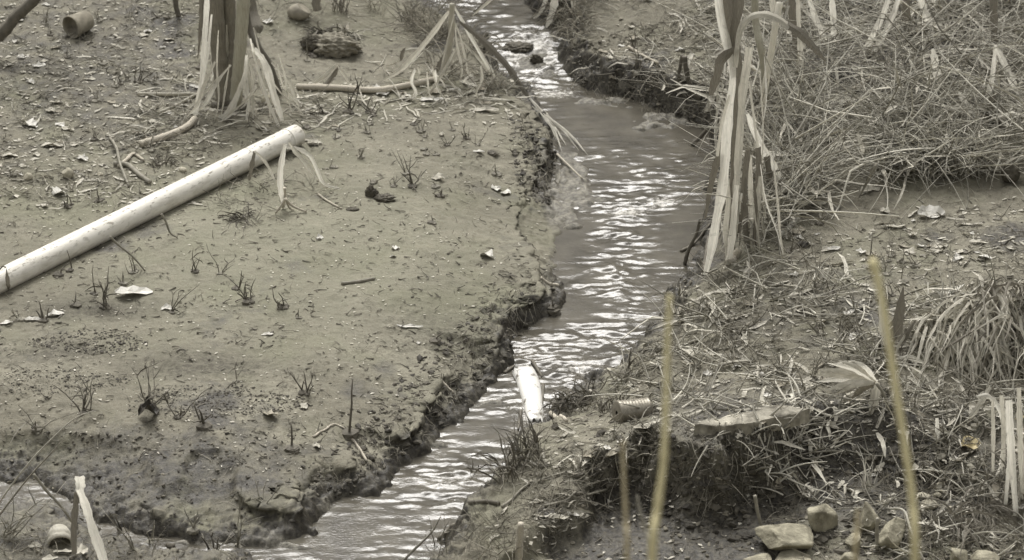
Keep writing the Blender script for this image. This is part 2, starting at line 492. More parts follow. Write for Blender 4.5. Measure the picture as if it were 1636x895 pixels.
def _water():
    m, t, b = nodes('stream_water')
    foam_glint = attr(t, 'zone')[0]
    n2 = noise(t, 5, 4, .6); n3 = noise(t, 38, 5, .7, stretch=(1, 1.6, 1))
    c = mix(t, ramp(t, n2, [(.35, 0.0), (.7, 1.0)]), (.060, .055, .044), (.108, .099, .079))
    f = math_(t, 'ADD', math_(t, 'MULTIPLY', foam_glint, .9), math_(t, 'SUBTRACT', n3, .62), True)
    f = ramp(t, f, [(.20, 0.0), (.48, 1.0)])
    c = mix(t, f, c, (.62, .60, .55))
    t.links.new(c, b.inputs['Base Color'])
    t.links.new(ramp(t, f, [(0, .06), (1, .6)]), b.inputs['Roughness'])
    b.inputs['IOR'].default_value = 1.333
    b.inputs['Specular IOR Level'].default_value = .62
    bump(t, b, noise(t, 55, 3, .6, stretch=(1, 1.5, 1)), .25, .006)
    MATS['stream_water'] = m
_water()

# ------------------------------------------------------------------ ground and water
def grid_mesh(name, co, faces, zone, mat, smooth=True):
    me = bpy.data.meshes.new(name)
    me.vertices.add(len(co)); me.vertices.foreach_set('co', co.astype(np.float32).ravel())
    nf = len(faces)
    me.loops.add(nf * 4); me.loops.foreach_set('vertex_index', faces.astype(np.int32).ravel())
    me.polygons.add(nf)
    me.polygons.foreach_set('loop_start', (np.arange(nf) * 4).astype(np.int32))
    me.polygons.foreach_set('use_smooth', np.full(nf, smooth))
    me.update(calc_edges=True)
    a = me.attributes.new('zone', 'FLOAT_COLOR', 'POINT')
    a.data.foreach_set('color', zone.astype(np.float32).ravel())
    me.materials.append(mat)
    o = bpy.data.objects.new(name, me)
    COL.objects.link(o)
    return o

ny, nx = X.shape
idx = np.arange(ny * nx).reshape(ny, nx)
F = np.stack([idx[:-1, :-1], idx[:-1, 1:], idx[1:, 1:], idx[1:, :-1]], -1).reshape(-1, 4)
gz = Z
sy, sx = np.gradient(gz, GY, GX)
steep = np.clip(np.hypot(sx, sy) - .35, 0, 2)
WET_SHADE = np.clip(1.5 * np.exp(-np.clip(DW, 0, 9) / .06) * (DW < .5) + .55 * sstep(.1, .9, steep) * BANK, 0, 1)  # damp along the waterline; steep bank faces also get painted shade
WET_SHADE = WET_SHADE * (1 - .75 * blob(U, V, 872, 390, 45, 60))
WET_SHADE = np.maximum(WET_SHADE, 1.0 * np.exp(-np.clip(DF - .02, 0, 9) / .16) * RIGHTM * (DF > -.35) * sstep(880, 960, U) * sstep(1330, 1180, U))  # hollow below the lip painted dark, standing in for its shade
WET_SHADE = np.maximum(WET_SHADE, .74 * blob(U, V, 230, 790, 340, 66) * LEFTM)  # rounded lower slope darkened, its shading put into the colour
WET_SHADE = np.maximum(WET_SHADE, 1.0 * RIGHTM * blob(U, V, 1330, 790, 330, 100))
WET_SHADE = np.maximum(WET_SHADE, .48 * LEFTM * blob(U, V, 150, 170, 280, 170))
WET_SHADE = np.maximum(WET_SHADE, .95 * RIGHTM * blob(U, V, 1420, 170, 300, 130))  # shaded gaps of the straw mat painted onto the ground below
WET_SHADE = np.maximum(WET_SHADE, .55 * (SF <= 0) * NEAR)
WET_SHADE = np.maximum(WET_SHADE, .40 * RIGHTM * blob(U, V, 1250, 560, 300, 90))
WET_SHADE = np.maximum(WET_SHADE, .80 * sstep(.06, .45, fbm(X, Y, 1.3, 4, 120)) * (1 - .45 * SMOOTH))
WET_SHADE = np.where(NEAR & (Y < 20), WET_SHADE, np.where(Y > 19, .95, .5))  # unseen far slope coloured dark for its mirror image in the water
zone = np.stack([WET_SHADE, PATCH, BAR * (DW < .03), SMOOTH], -1)
# crumbling banks overhang the water: push the lip out over its foot
dy_, dx_ = np.gradient(DW, GY, GX)
gl = np.hypot(dx_, dy_) + 1e-6
lip = .055 * sstep(.45, .95, EDGE) * np.exp(-np.clip(DW - wb, 0, 9) / .06) * (DW > 0) * NEAR * sstep(.03, .10, gz - level(Y)) * (.6 + .8 * (fbm(X, Y, 5, 2, 77) + .2)) * (wb < .22)
lip = np.clip(lip, 0, .09) * np.where(RIGHTM, .25, 1.0)
co = np.stack([X - dx_ / gl * lip, Y - dy_ / gl * lip, gz], -1).reshape(-1, 3)
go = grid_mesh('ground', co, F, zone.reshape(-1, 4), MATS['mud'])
go['kind'] = 'structure'
go['label'] = 'olive grey silty mud of both stream banks'

wx = np.arange(-3.4, 3.4, .0125); wy = np.arange(10.4, 19.6, .0105)
WX, WY = np.meshgrid(wx, wy)
wu, wv = to_px(np.stack([WX, WY, 0 * WX], -1))
wd = np.minimum(sdist(STREAM, WX, WY), sdist(CHANNEL, WX, WY))
cu = wu + 40 * fbm(WX, WY, 2.5, 3, 95); cv = wv + 22 * fbm(WX, WY, 3.5, 3, 96)
calm = np.clip(1.1 * blob(cu, cv, 915, 385, 50, 50) + 1.05 * blob(cu, cv, 1010, 185, 135, 48) + 1.0 * blob(cu, cv, 1085, 365, 60, 40) + .95 * blob(cu, cv, 905, 480, 45, 26)
               + .9 * blob(cu, cv, 870, 520, 50, 16) + .95 * blob(cu, cv, 780, 690, 60, 20) + .9 * blob(cu, cv, 550, 850, 60, 34) + .8 * blob(cu, cv, 1070, 475, 50, 40)
               + .8 * blob(cu, cv, 830, 40, 50, 22) + .6 * blob(cu, cv, 640, 770, 50, 20) + 1.0 * blob(cu, cv, 100, 830, 330, 50) + .7 * blob(cu, cv, 1130, 260, 40, 60)
               + .40 * sstep(.05, .4, fbm(WX, WY, 1.6, 3, 97)), 0, .95)
lively = np.clip(.5 * blob(wu, wv, 960, 560, 200, 90) + blob(wu, wv, 1020, 330, 110, 40) + blob(wu, wv, 980, 420, 45, 70) + blob(wu, wv, 930, 560, 120, 45) + blob(wu, wv, 720, 770, 90, 40) + blob(wu, wv, 860, 100, 50, 45) + .7 * blob(wu, wv, 760, 20, 60, 30), 0, 1)
gust = np.clip(.75 + 1.2 * (fbm(WX, WY, 5, 3, 69) + .25) + .6 * fbm(WX, WY, 14, 2, 70), .4, 1.5)
amp = (1.0 + 1.6 * lively) * (1 - calm) * gust * (1 - .35 * sstep(700, 860, wv))
wrx = WX + .03 * fbm(WX, WY, 4, 2, 61); wry = WY + .03 * fbm(WX, WY, 4, 2, 62)
rip = .0036 * pnoise(wrx * 7, wry * 17, 63) + .0024 * pnoise(wrx * 14, wry * 36, 64) + .0010 * pnoise(wrx * 26, wry * 60, 65)
rip = rip + .004 * fbm(WX, WY, 3.0, 2, 66)
rapid = np.clip(blob(wu, wv, 850, 95, 60, 40), 0, 1)
WZ = level(WY) + rip * amp * 1.25 + rapid * (.02 * fbm(WX, WY, 9, 3, 67) + .012 * fbm(WX, WY, 26, 2, 68))
foam_glint = np.clip(.60 * rapid + .50 * blob(wu, wv, 1000, 340, 50, 14) + .5 * blob(wu, wv, 1060, 322, 40, 12) + .5 * blob(wu, wv, 850, 660, 35, 40) + .42 * blob(wu, wv, 930, 585, 60, 20)
               + .35 * blob(wu, wv, 700, 770, 90, 30) + .45 * blob(wu, wv, 890, 150, 60, 10) + .5 * blob(wu, wv, 600, 10, 40, 20), 0, 1)  # foam at the rapid; mid-stream spots paint bright ripple glints white
keep = wd < .16
ii = np.arange(WX.size).reshape(WX.shape)
kf = keep[:-1, :-1] & keep[:-1, 1:] & keep[1:, 1:] & keep[1:, :-1]
WF = np.stack([ii[:-1, :-1], ii[:-1, 1:], ii[1:, 1:], ii[1:, :-1]], -1)[kf]
used = np.unique(WF)
remap = np.full(WX.size, -1); remap[used] = np.arange(len(used))
wz4 = np.stack([foam_glint, amp, rapid, np.ones_like(foam_glint)], -1).reshape(-1, 4)[used]
wo = grid_mesh('water', np.stack([WX, WY, WZ], -1).reshape(-1, 3)[used], remap[WF], wz4, MATS['stream_water'])
wo['kind'] = 'structure'
wo['label'] = 'shallow brown stream with bright ripples'

# ------------------------------------------------------------------ mesh helpers for the things
class MB:
    def __init__(s):
        s.v = []; s.f = []; s.smooth = []; s.uv = []
    def add(s, vs, fs, smooth=True, uv=None):
        o = len(s.v)
        s.uv.extend(uv if uv is not None else [(0.0, 0.0, 0.0, 1.0)] * len(vs))
        s.v.extend([tuple(map(float, q)) for q in vs])
        s.f.extend([tuple(i + o for i in q) for q in fs])
        s.smooth.extend([smooth] * len(fs))
        return s
    def build(s, name, mat, parent=None, base=None):
        """links everything collected as ONE mesh object; its origin sits at base"""
        base = np.zeros(3) if base is None else np.asarray(base, float)
        me = bpy.data.meshes.new(name)
        me.from_pydata([tuple(np.array(q) - base) for q in s.v], [], s.f)
        me.polygons.foreach_set('use_smooth', s.smooth)
        if any(q[2] for q in s.uv):
            a_ = me.attributes.new('strip', 'FLOAT_COLOR', 'POINT')
            a_.data.foreach_set('color', np.array(s.uv, np.float32).ravel())
        me.materials.append(MATS[mat] if isinstance(mat, str) else mat)
        o = bpy.data.objects.new(name, me)
        COL.objects.link(o)
        if parent is not None:
            o.parent = parent
            base = base - np.array(parent.location)
        o.location = base
        return o

def tag(o, label, cat, group=None):
    o['label'] = label; o['category'] = cat
    if group: o['group'] = group
    return o

def empty(name, loc, label, cat, group=None):
    o = bpy.data.objects.new(name, None)
    COL.objects.link(o)
    o.location = tuple(map(float, loc))
    o.empty_display_size = .1
    return tag(o, label, cat, group)

def stuff(o, label):
    o['kind'] = 'stuff'; o['label'] = label
    return o

def catmull(P, n):
    P = np.asarray(P, float)
    if len(P) < 3:
        t = np.linspace(0, 1, n)[:, None]
        return P[0] * (1 - t) + P[-1] * t
    Q = np.vstack([2 * P[0] - P[1], P, 2 * P[-1] - P[-2]])
    seg = len(P) - 1
    out = []
    for u in np.linspace(0, seg - 1e-6, n):
        i = int(u); t = u - i
        a, b, c, d = Q[i:i + 4]
        out.append(.5 * ((2 * b) + (c - a) * t + (2 * a - 5 * b + 4 * c - d) * t * t + (3 * b - a - 3 * c + d) * t ** 3))
    return np.array(out)

def path(pts, lift=.006, n=None, dy=0.0):
    """photograph points -> a curve in the scene. A point is (px, py) or (px, py, tag): tag 'g' rests it on the
    ground, a number sets it that many metres behind (+) or before (-) the line between its grounded neighbours."""
    k = len(pts)
    gnd = [len(p) > 2 and p[2] == 'g' for p in pts]
    off = [p[2] if len(p) > 2 and p[2] != 'g' else 0.0 for p in pts]
    ys = np.full(k, np.nan); P = np.zeros((k, 3))
    for i, p in enumerate(pts):
        if gnd[i]:
            P[i] = ground(p[0], p[1], lift); ys[i] = P[i, 1]
    gi = [i for i in range(k) if gnd[i]]
    ix = np.arange(k)
    if not gi:
        q = max(pts, key=lambda e: e[1])
        yi = np.full(k, float(ground(q[0], q[1])[1]))
    else:
        yi = np.interp(ix, gi, ys[gi])
    for i, p in enumerate(pts):
        if not gnd[i]:
            P[i] = at_depth(p[0], p[1], yi[i] + off[i] + dy)
    C = catmull(P, n or max(4, 3 * k))
    C[:, 2] = np.maximum(C[:, 2], zat(C[:, 0], C[:, 1]) + min(lift, .004))
    return C

def frames(C):
    T_ = np.gradient(C, axis=0)
    T_ /= np.linalg.norm(T_, axis=1)[:, None] + 1e-9
    return T_

def tube(mb, C, r0, r1=None, sides=6, cap=True, rad=None, squash=1.0, jit=0.0):
    C = np.asarray(C, float); n = len(C)
    R = np.linspace(r0, r0 if r1 is None else r1, n) if rad is None else np.asarray(rad, float)
    T_ = frames(C)
    ref = np.array([0, 0, 1.0]) if abs(T_[0, 2]) < .8 else np.array([1.0, 0, 0])
    vs = []; u = None
    for i in range(n):
        a = ref if u is None else u
        u = a - T_[i] * (a @ T_[i]); u /= np.linalg.norm(u) + 1e-9
        w = np.cross(T_[i], u)
        for k in range(sides):
            an = 2 * math.pi * k / sides
            q = R[i] * (1 + (random.uniform(-jit, jit) if jit else 0))
            vs.append(C[i] + u * math.cos(an) * q * squash + w * math.sin(an) * q)
    fs = []
    for i in range(n - 1):
        for k in range(sides):
            a = i * sides + k; b = i * sides + (k + 1) % sides
            fs.append((a, b, b + sides, a + sides))
    if cap:
        fs.append(tuple(range(sides - 1, -1, -1)))
        fs.append(tuple((n - 1) * sides + k for k in range(sides)))
    mb.add(vs, fs)
    return mb

def ribbon(mb, C, w, roll=0.0, fold=.18, prof=None, thick=.0012, wave=0.0, twist=0.0):
    """a leaf blade: keel-folded strip, thin enough for light to come through; roll turns it about its length (0 faces the camera)"""
    C = np.asarray(C, float); n = len(C)
    T_ = frames(C)
    s = np.linspace(0, 1, n)
    if prof is None: pr = np.minimum(1, .35 + 3 * s) * np.minimum(1, .06 + (1 - s) * 2.4)
    else: pr = np.interp(s, np.linspace(0, 1, len(prof)), prof)
    vs = []
    ph = random.uniform(0, 6)
    pr = pr * (1 + .16 * np.sin(ph * 3 + s * 11) * np.sin(ph + s * 29) + np.array([random.uniform(-.10, .10) for _ in range(n)]))
    twist = twist + random.uniform(-.45, .45)
    for i in range(n):
        view = C[i] - CO; view /= np.linalg.norm(view)
        side = np.cross(T_[i], view); side /= np.linalg.norm(side) + 1e-9
        nor = np.cross(side, T_[i])
        a = roll + twist * s[i]
        sd_ = side * math.cos(a) + nor * math.sin(a); nr = nor * math.cos(a) - side * math.sin(a)
        hw = w * .5 * pr[i]
        wv = wave * hw * math.sin(ph + s[i] * 14)
        vs += [C[i] - sd_ * hw + nr * (hw * fold * 2 + wv), C[i], C[i] + sd_ * hw + nr * (hw * fold * 2 - wv)]
    fs = []
    for i in range(n - 1):
        a = i * 3; b = a + 3
        fs += [(a, a + 1, b + 1, b), (a + 1, a + 2, b + 2, b + 1)]
    ln = np.concatenate([[0], np.cumsum(np.linalg.norm(np.diff(C, axis=0), axis=1))]) + ph
    uv = [(q_, float(ln[i]), ph + 1.0, 1.0) for i in range(n) for q_ in (0.0, .5, 1.0)]
    mb.add(vs, fs, False, uv)
    return mb

def rockmb(size, seed, facets=14, sub=4, noise_=.05, keep=(.62, .95)):
    import bmesh
    bm = bmesh.new()
    bmesh.ops.create_icosphere(bm, subdivisions=sub, radius=1.0)
    V_ = np.array([v.co[:] for v in bm.verts]); Fc = [tuple(v.index for v in f.verts) for f in bm.faces]
    bm.free()
    rg = np.random.default_rng(seed)
    for k in range(facets):
        nrm = rg.normal(size=3); nrm /= np.linalg.norm(nrm)
        d = rg.uniform(*keep)
        h = V_ @ nrm
        V_ = V_ - np.clip(h - d, 0, 9)[:, None] * nrm
    s_ = 3.1
    nz = pnoise(V_[:, 0] * s_ + seed, V_[:, 1] * s_ + V_[:, 2] * 2.3, seed) + .5 * pnoise(V_[:, 0] * 7 + V_[:, 2] * 6, V_[:, 1] * 7 - V_[:, 2] * 4, seed + 1)
    if sub > 2:
        nz = nz + .45 * pnoise(V_[:, 0] * 15 + V_[:, 2] * 11, V_[:, 1] * 15 - V_[:, 2] * 13, seed + 2) + .25 * pnoise(V_[:, 0] * 31 + V_[:, 2] * 27, V_[:, 1] * 33 - V_[:, 2] * 25, seed + 3)
    V_ = V_ * (1 + noise_ * nz)[:, None]
    return V_ * np.asarray(size), Fc

def rotz(V_, a, tilt=0.0, roll=0.0):
    c, s = math.cos(tilt), math.sin(tilt)
    V_ = V_ @ np.array([[1, 0, 0], [0, c, -s], [0, s, c]]).T
    c, s = math.cos(roll), math.sin(roll)
    V_ = V_ @ np.array([[c, 0, s], [0, 1, 0], [-s, 0, c]]).T
    c, s = math.cos(a), math.sin(a)
    return V_ @ np.array([[c, -s, 0], [s, c, 0], [0, 0, 1]]).T

def stone(name, px, py, wpx, hpx, mat, label, cat='stone', seed=1, ang=0.0, flat_=.8, sink=.25, tilt=0.0, group=None, facets=14, noise_=.05, keep=(.62, .95), depth=None, roll=0.0):
    p = ground(px, py + hpx * .35)
    m = mpp(p) * (1.18 if name == 'yellow_stone' else 1.0)
    a = wpx * m / 2; h = hpx * m / 2 * flat_
    d = (depth * m / 2) if depth else a * .85
    V_, Fc = rockmb((a / .86, d / .86, h / .86), seed, facets, 4, noise_, keep)
    V_ = rotz(V_, ang, tilt, roll)
    lo = V_[:, 2].min(); hi = V_[:, 2].max()
    V_ = V_ + p + np.array([0, 0, -lo - (hi - lo) * sink])
    return tag(MB().add(V_, Fc, True).build(name, mat, None, p), label, cat, group)

def clod_heap(name, px, py, wpx, hpx, label, cat, seed, n=90, mat='clod'):
    """torn lump of soil: crumbs grown together into one uneven body"""
    rg = np.random.default_rng(seed)
    p = ground(px, py + hpx * .35); m = mpp(p)
    a, h = wpx * m / 2, hpx * m / 2
    mb = MB()
    V_, Fc = rockmb((a * 1.0, a * .62, h * 1.0), seed, 6, 5, .26)
    mb.add(V_ + p + np.array([0, 0, h * .4]), Fc)
    n = n // 3
    for k in range(n):
        d = rg.normal(size=3); d /= np.linalg.norm(d); d[2] = abs(d[2]) * .9 - .1
        s = rg.uniform(.05, .17) * min(a, h) * 1.3
        V_, Fc = rockmb((s * rg.uniform(.8, 1.7), s, s * rg.uniform(.6, 1)), seed + k, 6, 2, .18)
        c = p + d * np.array([a * .86, a * .55, h * .85]) + np.array([0, 0, h * .45])
        mb.add(rotz(V_, rg.uniform(0, 6)) + c, Fc, False)
    return tag(mb.build(name, mat, None, p), label, cat)

def scrap(px, py, wpx, hpx, mat, seed=0, ang=None, lift=.004, curl=.35, name='fallen_leaf', base=None):
    """crumpled dry scrap of leaf lying on the ground"""
    rg = np.random.default_rng(seed + 1000)
    p = ground(px, py) if base is None else base
    m = mpp(p)
    L = wpx * m; Wd = max(hpx * m * 1.45, .010)
    nx_, ny_ = 7, 4
    vs = []
    ang = rg.uniform(-.5, .5) if ang is None else ang
    f1, f2 = rg.uniform(0, 6, 2)
    for j in range(ny_):
        for i in range(nx_):
            s = i / (nx_ - 1); t = j / (ny_ - 1) - .5
            wl = (math.sin(math.pi * (.06 + .88 * s)) ** .8) * (1 + .55 * rg.uniform(-1, 1))
            x = (s - .5) * L; y = t * Wd * wl
            z = curl * Wd * (abs(t) * 1.3 * wl + .28 * math.sin(f1 + s * 6) + .22 * math.sin(f2 + 9 * s + 5 * t)) + curl * L * .25 * (s - .5) ** 2 * rg.uniform(.3, 1.5)
            vs.append((x, y, z))
    V_ = rotz(np.array(vs), ang, rg.uniform(-.25, .25))
    V_[:, 0] += p[0]; V_[:, 1] += p[1]
    g = zat(V_[:, 0], V_[:, 1])
    V_[:, 2] = np.maximum(V_[:, 2] - V_[:, 2].min() + p[2] + lift * .3, g + lift)
    top = len(V_)
    V2 = np.vstack([V_, V_ - np.array([0, 0, .0016])])
    fs = []
    for j in range(ny_ - 1):
        for i in range(nx_ - 1):
            a = j * nx_ + i
            fs.append((a, a + 1, a + nx_ + 1, a + nx_)); fs.append((a + top, a + nx_ + top, a + nx_ + 1 + top, a + 1 + top))
    edge = [i for i in range(nx_)] + [j * nx_ + nx_ - 1 for j in range(1, ny_)] + [(ny_ - 1) * nx_ + i for i in range(nx_ - 2, -1, -1)] + [j * nx_ for j in range(ny_ - 2, 0, -1)]
    for q in range(len(edge)):
        a, b = edge[q], edge[(q + 1) % len(edge)]
        fs.append((a, a + top, b + top, b))
    return MB().add(V2, fs, False).build(name, mat, None, p)

def sprig(px, py, hpx, n=3, spread=.5, mat='dark_twig', thick=.004, branch=2, seed=0, name='dead_sprig', lean=0.0, bend=.35, clump=.0):
    """dead weed standing in the mud: a few kinked stems with side twigs, and a crumb of root at its foot"""
    rg = random.Random(seed * 7 + 3)
    p = ground(px, py)
    H = hpx * mpp(p) / math.cos(PITCH)
    mb = MB()
    for k in range(n):
        a = rg.uniform(0, 6.28); tilt = spread * rg.uniform(.2, 1.0)
        L = H * (1 if k == 0 else rg.uniform(.45, 1.0))
        d = np.array([math.cos(a) * math.sin(tilt) + lean, math.sin(a) * math.sin(tilt), math.cos(tilt)])
        b0 = p + np.array([rg.uniform(-1, 1), rg.uniform(-1, 1), 0]) * (.008 + clump)
        b0[2] = float(zat(b0[0], b0[1])) - .008
        C = [b0]
        for s in range(5):
            d = d + np.array([rg.uniform(-1, 1), rg.uniform(-1, 1), rg.uniform(-.5, .3)]) * bend
            d /= np.linalg.norm(d)
            C.append(C[-1] + d * L / 5)
        C = np.array(C)
        C[1:, 2] = np.maximum(C[1:, 2], zat(C[1:, 0], C[1:, 1]) + .003)
        tube(mb, C, thick * rg.uniform(.6, 1.0), thick * .3, 5)
        if thick < .007 and rg.random() < .55:       # a shred of dead leaf still hangs on
            i = rg.randint(1, 4); d2 = np.array([rg.uniform(-1, 1), rg.uniform(-1, .2), rg.uniform(-.4, .5)])
            d2 /= np.linalg.norm(d2); l2 = H * rg.uniform(.2, .5)
            C3 = np.array([C[i], C[i] + d2 * l2 * .5, C[i] + d2 * l2 - np.array([0, 0, l2 * .35])]); C3[1:, 2] = np.maximum(C3[1:, 2], zat(C3[1:, 0], C3[1:, 1]) + .003)
            ribbon(mb, catmull(C3, 6), rg.uniform(.004, .008), rg.uniform(-1, 1), .2, thick=.0008)
        for q in range(branch):
            i = rg.randint(1, 4)
            d2 = np.array([rg.uniform(-1, 1), rg.uniform(-1, 1), rg.uniform(.0, 1.0)]); d2 /= np.linalg.norm(d2)
            l2 = L * rg.uniform(.2, .5)
            C2 = [C[i]]
            for s in range(3):
                d2 = d2 + np.array([rg.uniform(-1, 1), rg.uniform(-1, 1), rg.uniform(-.6, .4)]) * .3; d2 /= np.linalg.norm(d2)
                C2.append(C2[-1] + d2 * l2 / 3)
            C2 = np.array(C2); C2[1:, 2] = np.maximum(C2[1:, 2], zat(C2[1:, 0], C2[1:, 1]) + .003)
            tube(mb, C2, thick * .55, thick * .25, 4)
    for q in range(3 + n):
        V_, Fc = rockmb(np.array([.016, .014, .010]) * rg.uniform(.5, 1.3) * (thick / .004), rg.randint(0, 999), 6, 1, .2)
        c = p + np.array([rg.uniform(-1, 1), rg.uniform(-1, 1), 0]) * (.011 + clump * .6)
        c[2] = float(zat(c[0], c[1])) + .002
        mb.add(V_ + c, Fc, False)
    return mb.build(name, mat, None, p)

def tuft(px, py, n, Lpx, wid, mat, seed=0, spread=.9, droop=1.0, lean=(0, 0), name='grass_tuft', base_r=.04):
    """clump of dead grass whose blades arch over and hang"""
    rg = random.Random(seed * 13 + 1)
    p = ground(px, py)
    L0 = Lpx * mpp(p)
    mb = MB()
    for k in range(n):
        a = rg.uniform(0, 6.28); tilt = spread * rg.uniform(.15, 1)
        L = L0 * rg.uniform(.5, 1.25)
        d = np.array([math.cos(a) * math.sin(tilt) + lean[0], math.sin(a) * math.sin(tilt) + lean[1], math.cos(tilt)])
        d /= np.linalg.norm(d)
        q = p + np.array([rg.uniform(-1, 1) * base_r, rg.uniform(-1, 1) * base_r, 0]); q[2] = float(zat(q[0], q[1])) - .005
        C = [q]
        dr = droop * rg.uniform(.5, 1.4)
        for s in range(6):
            C.append(C[-1] + d * L / 6)
            d = d + np.array([rg.uniform(-.28, .28), rg.uniform(-.28, .28), -dr * .42 + rg.uniform(-.25, .25)]); d /= np.linalg.norm(d)
        C = np.array(C)
        C[1:, 2] = np.maximum(C[1:, 2], zat(C[1:, 0], C[1:, 1]) + .004)
        ribbon(mb, C, wid * rg.uniform(.5, 1.3), rg.uniform(-1.2, 1.2), .2, thick=.0008)
    return mb.build(name, mat, None, p)

def straws(mb_list, px, py, L, elev, width, z0=(0, .0), bend=.5, az=None, kink=.4, rng=RNG):
    """many thin dead stalks at once: three-sided tubes of six rings"""
    N = len(px)
    P = ground(px, py)
    P[:, 2] += rng.uniform(z0[0], z0[1], N)
    A = rng.uniform(0, 2 * math.pi, N) if az is None else az
    E = elev
    d = np.stack([np.cos(A) * np.cos(E), np.sin(A) * np.cos(E), np.sin(E)], -1)
    K = 6
    C = np.zeros((N, K, 3)); C[:, 0] = P
    curve = rng.normal(0, 1, (N, 3)) * bend
    curve[:, 2] -= bend * .6
    kk = rng.integers(1, K, N); kv = rng.normal(0, 1, (N, 3)) * kink * (rng.random(N) < .5)[:, None]
    for s in range(1, K):
        C[:, s] = C[:, s - 1] + d * (L / (K - 1))[:, None]
        d = d + curve / K + kv * (kk == s)[:, None]
        d /= np.linalg.norm(d, axis=1)[:, None] + 1e-9
    fl = C.reshape(-1, 3)
    C[..., 2] = np.maximum(C[..., 2], (zat(fl[:, 0], fl[:, 1]) + .004).reshape(N, K))
    Tn = np.gradient(C, axis=1); Tn /= np.linalg.norm(Tn, axis=2)[..., None] + 1e-9
    ref = rng.normal(size=(N, 1, 3))
    u = np.cross(Tn, ref); u /= np.linalg.norm(u, axis=2)[..., None] + 1e-9
    w = np.cross(Tn, u)
    tap = np.linspace(1, .35, K)[None, :, None] * width[:, None, None] * .5
    ring = []
    for k in range(3):
        a = 2 * math.pi * k / 3
        ring.append(C + (u * math.cos(a) + w * math.sin(a)) * tap)
    V_ = np.stack(ring, 2).reshape(-1, 3)
    b = (np.arange(N) * K * 3)[:, None]
    fs = []
    for s in range(K - 1):
        for k in range(3):
            a0 = s * 3 + k; a1 = s * 3 + (k + 1) % 3
            fs.append(b + np.array([a0, a1, a1 + 3, a0 + 3])[None])
    mb_list.append((V_, np.concatenate(fs)))

def stuff_mesh(name, parts, mat, label, smooth=True):
    vs = []; fs = []; o = 0
    for V_, F_ in parts:
        vs.append(V_); fs.append(F_ + o); o += len(V_)
    V_ = np.concatenate(vs); F_ = np.concatenate(fs)
    me = bpy.data.meshes.new(name)
    k = F_.shape[1]
    me.vertices.add(len(V_)); me.vertices.foreach_set('co', V_.astype(np.float32).ravel())
    me.loops.add(F_.size); me.loops.foreach_set('vertex_index', F_.astype(np.int32).ravel())
    me.polygons.add(len(F_)); me.polygons.foreach_set('loop_start', (np.arange(len(F_)) * k).astype(np.int32))
    me.polygons.foreach_set('use_smooth', np.full(len(F_), smooth))
    me.update(calc_edges=True)
    me.materials.append(MATS[mat])
    o_ = bpy.data.objects.new(name, me)
    COL.objects.link(o_)
    return stuff(o_, label)

def in_poly(n, pts, rng=RNG):
    P = np.array(pts, float)
    lo, hi = P.min(0), P.max(0)
    xs = []; ys = []
    c = 0
    while c < n:
        x = rng.uniform(lo[0], hi[0], n * 2); y = rng.uniform(lo[1], hi[1], n * 2)
        k = inside(pts, x, y)
        xs.append(x[k]); ys.append(y[k]); c += k.sum()
    return np.concatenate(xs)[:n], np.concatenate(ys)[:n]

def dry_only(px, py, margin=.03):
    P = ground(px, py)
    d = np.minimum(sdist(STREAM, P[:, 0], P[:, 1]), sdist(CHANNEL, P[:, 0], P[:, 1]))
    k = d > margin
    return px[k], py[k]

def clumpy(px, py, amount=1.0):
    P = ground(px, py)
    k = fbm(P[:, 0], P[:, 1], 2.6, 3, 201) * 2.2 + RNG.normal(0, .28, len(P)) > -.12 * amount
    return px[k], py[k]

# ------------------------------------------------------------------ loose ground cover (nobody could count it)
def uni(a, b, n): return RNG.uniform(a, b, n)

mat_ = []
UR = [(1195, -60), (1760, -60), (1760, 290), (1600, 285), (1450, 290), (1310, 320), (1215, 405), (1185, 330), (1175, 150)]
x, y = clumpy(*in_poly(4200, UR), 1.6); n = len(x)
straws(mat_, x, y, uni(.12, .50, n), uni(-.1, .75, n), uni(.003, .0085, n), (0, .16), .8)
x, y = in_poly(700, [(1190, 180), (1300, 170), (1330, 300), (1215, 405), (1180, 380)]); n = len(x)
straws(mat_, x, y, uni(.15, .42, n), uni(.2, 1.3, n), uni(.004, .010, n), (0, .08), 1.0)
x, y = in_poly(520, [(1420, 225), (1570, 225), (1590, 290), (1400, 295)]); n = len(x)
straws(mat_, x, y, uni(.10, .26, n), uni(.1, 1.0, n), uni(.005, .012, n), (.02, .14), 1.9, RNG.normal(-1.6, .7, n))
x, y = clumpy(*in_poly(900, UR)); n = len(x)
straws(mat_, x, y, uni(.15, .75, n), uni(-.1, .9, n), uni(.009, .017, n), (.02, .2), .25)
x, y = in_poly(900, UR); n = len(x)
straws(mat_, x, y, uni(.3, .8, n), uni(-.1, .5, n), uni(.003, .007, n), (.05, .22), .35)
stuff_mesh('straw_mat', mat_, 'straw', 'tangled mat of dead grass straw over the upper right bank')

loose = []
def zone_straw(n, pts, L, e, w, z0=(0, .03), bend=.7, az=None, margin=.02):
    x, y = in_poly(n, pts); x, y = clumpy(*dry_only(x, y, margin)); k = len(x)
    straws(loose, x, y, uni(*L, k), uni(*e, k), uni(*w, k), z0, bend, None if az is None else RNG.normal(az, .6, k))
zone_straw(1600, [(1090, 440), (1230, 400), (1420, 470), (1700, 480), (1700, 660), (1300, 660), (1080, 660), (900, 660), (1040, 560)], (.05, .24), (-.1, 1.1), (.0025, .006))
zone_straw(700, [(1200, 340), (1700, 300), (1700, 480), (1240, 440)], (.04, .18), (-.1, .7), (.0025, .005), (0, .01))
zone_straw(650, [(845, -30), (1010, -30), (930, 60), (905, 110), (850, 60)], (.08, .3), (0, .9), (.003, .007), (0, .05))
zone_straw(420, [(1000, 0), (1180, 0), (1180, 190), (930, 140), (960, 60)], (.06, .25), (-.1, .6), (.003, .006), (0, .02))
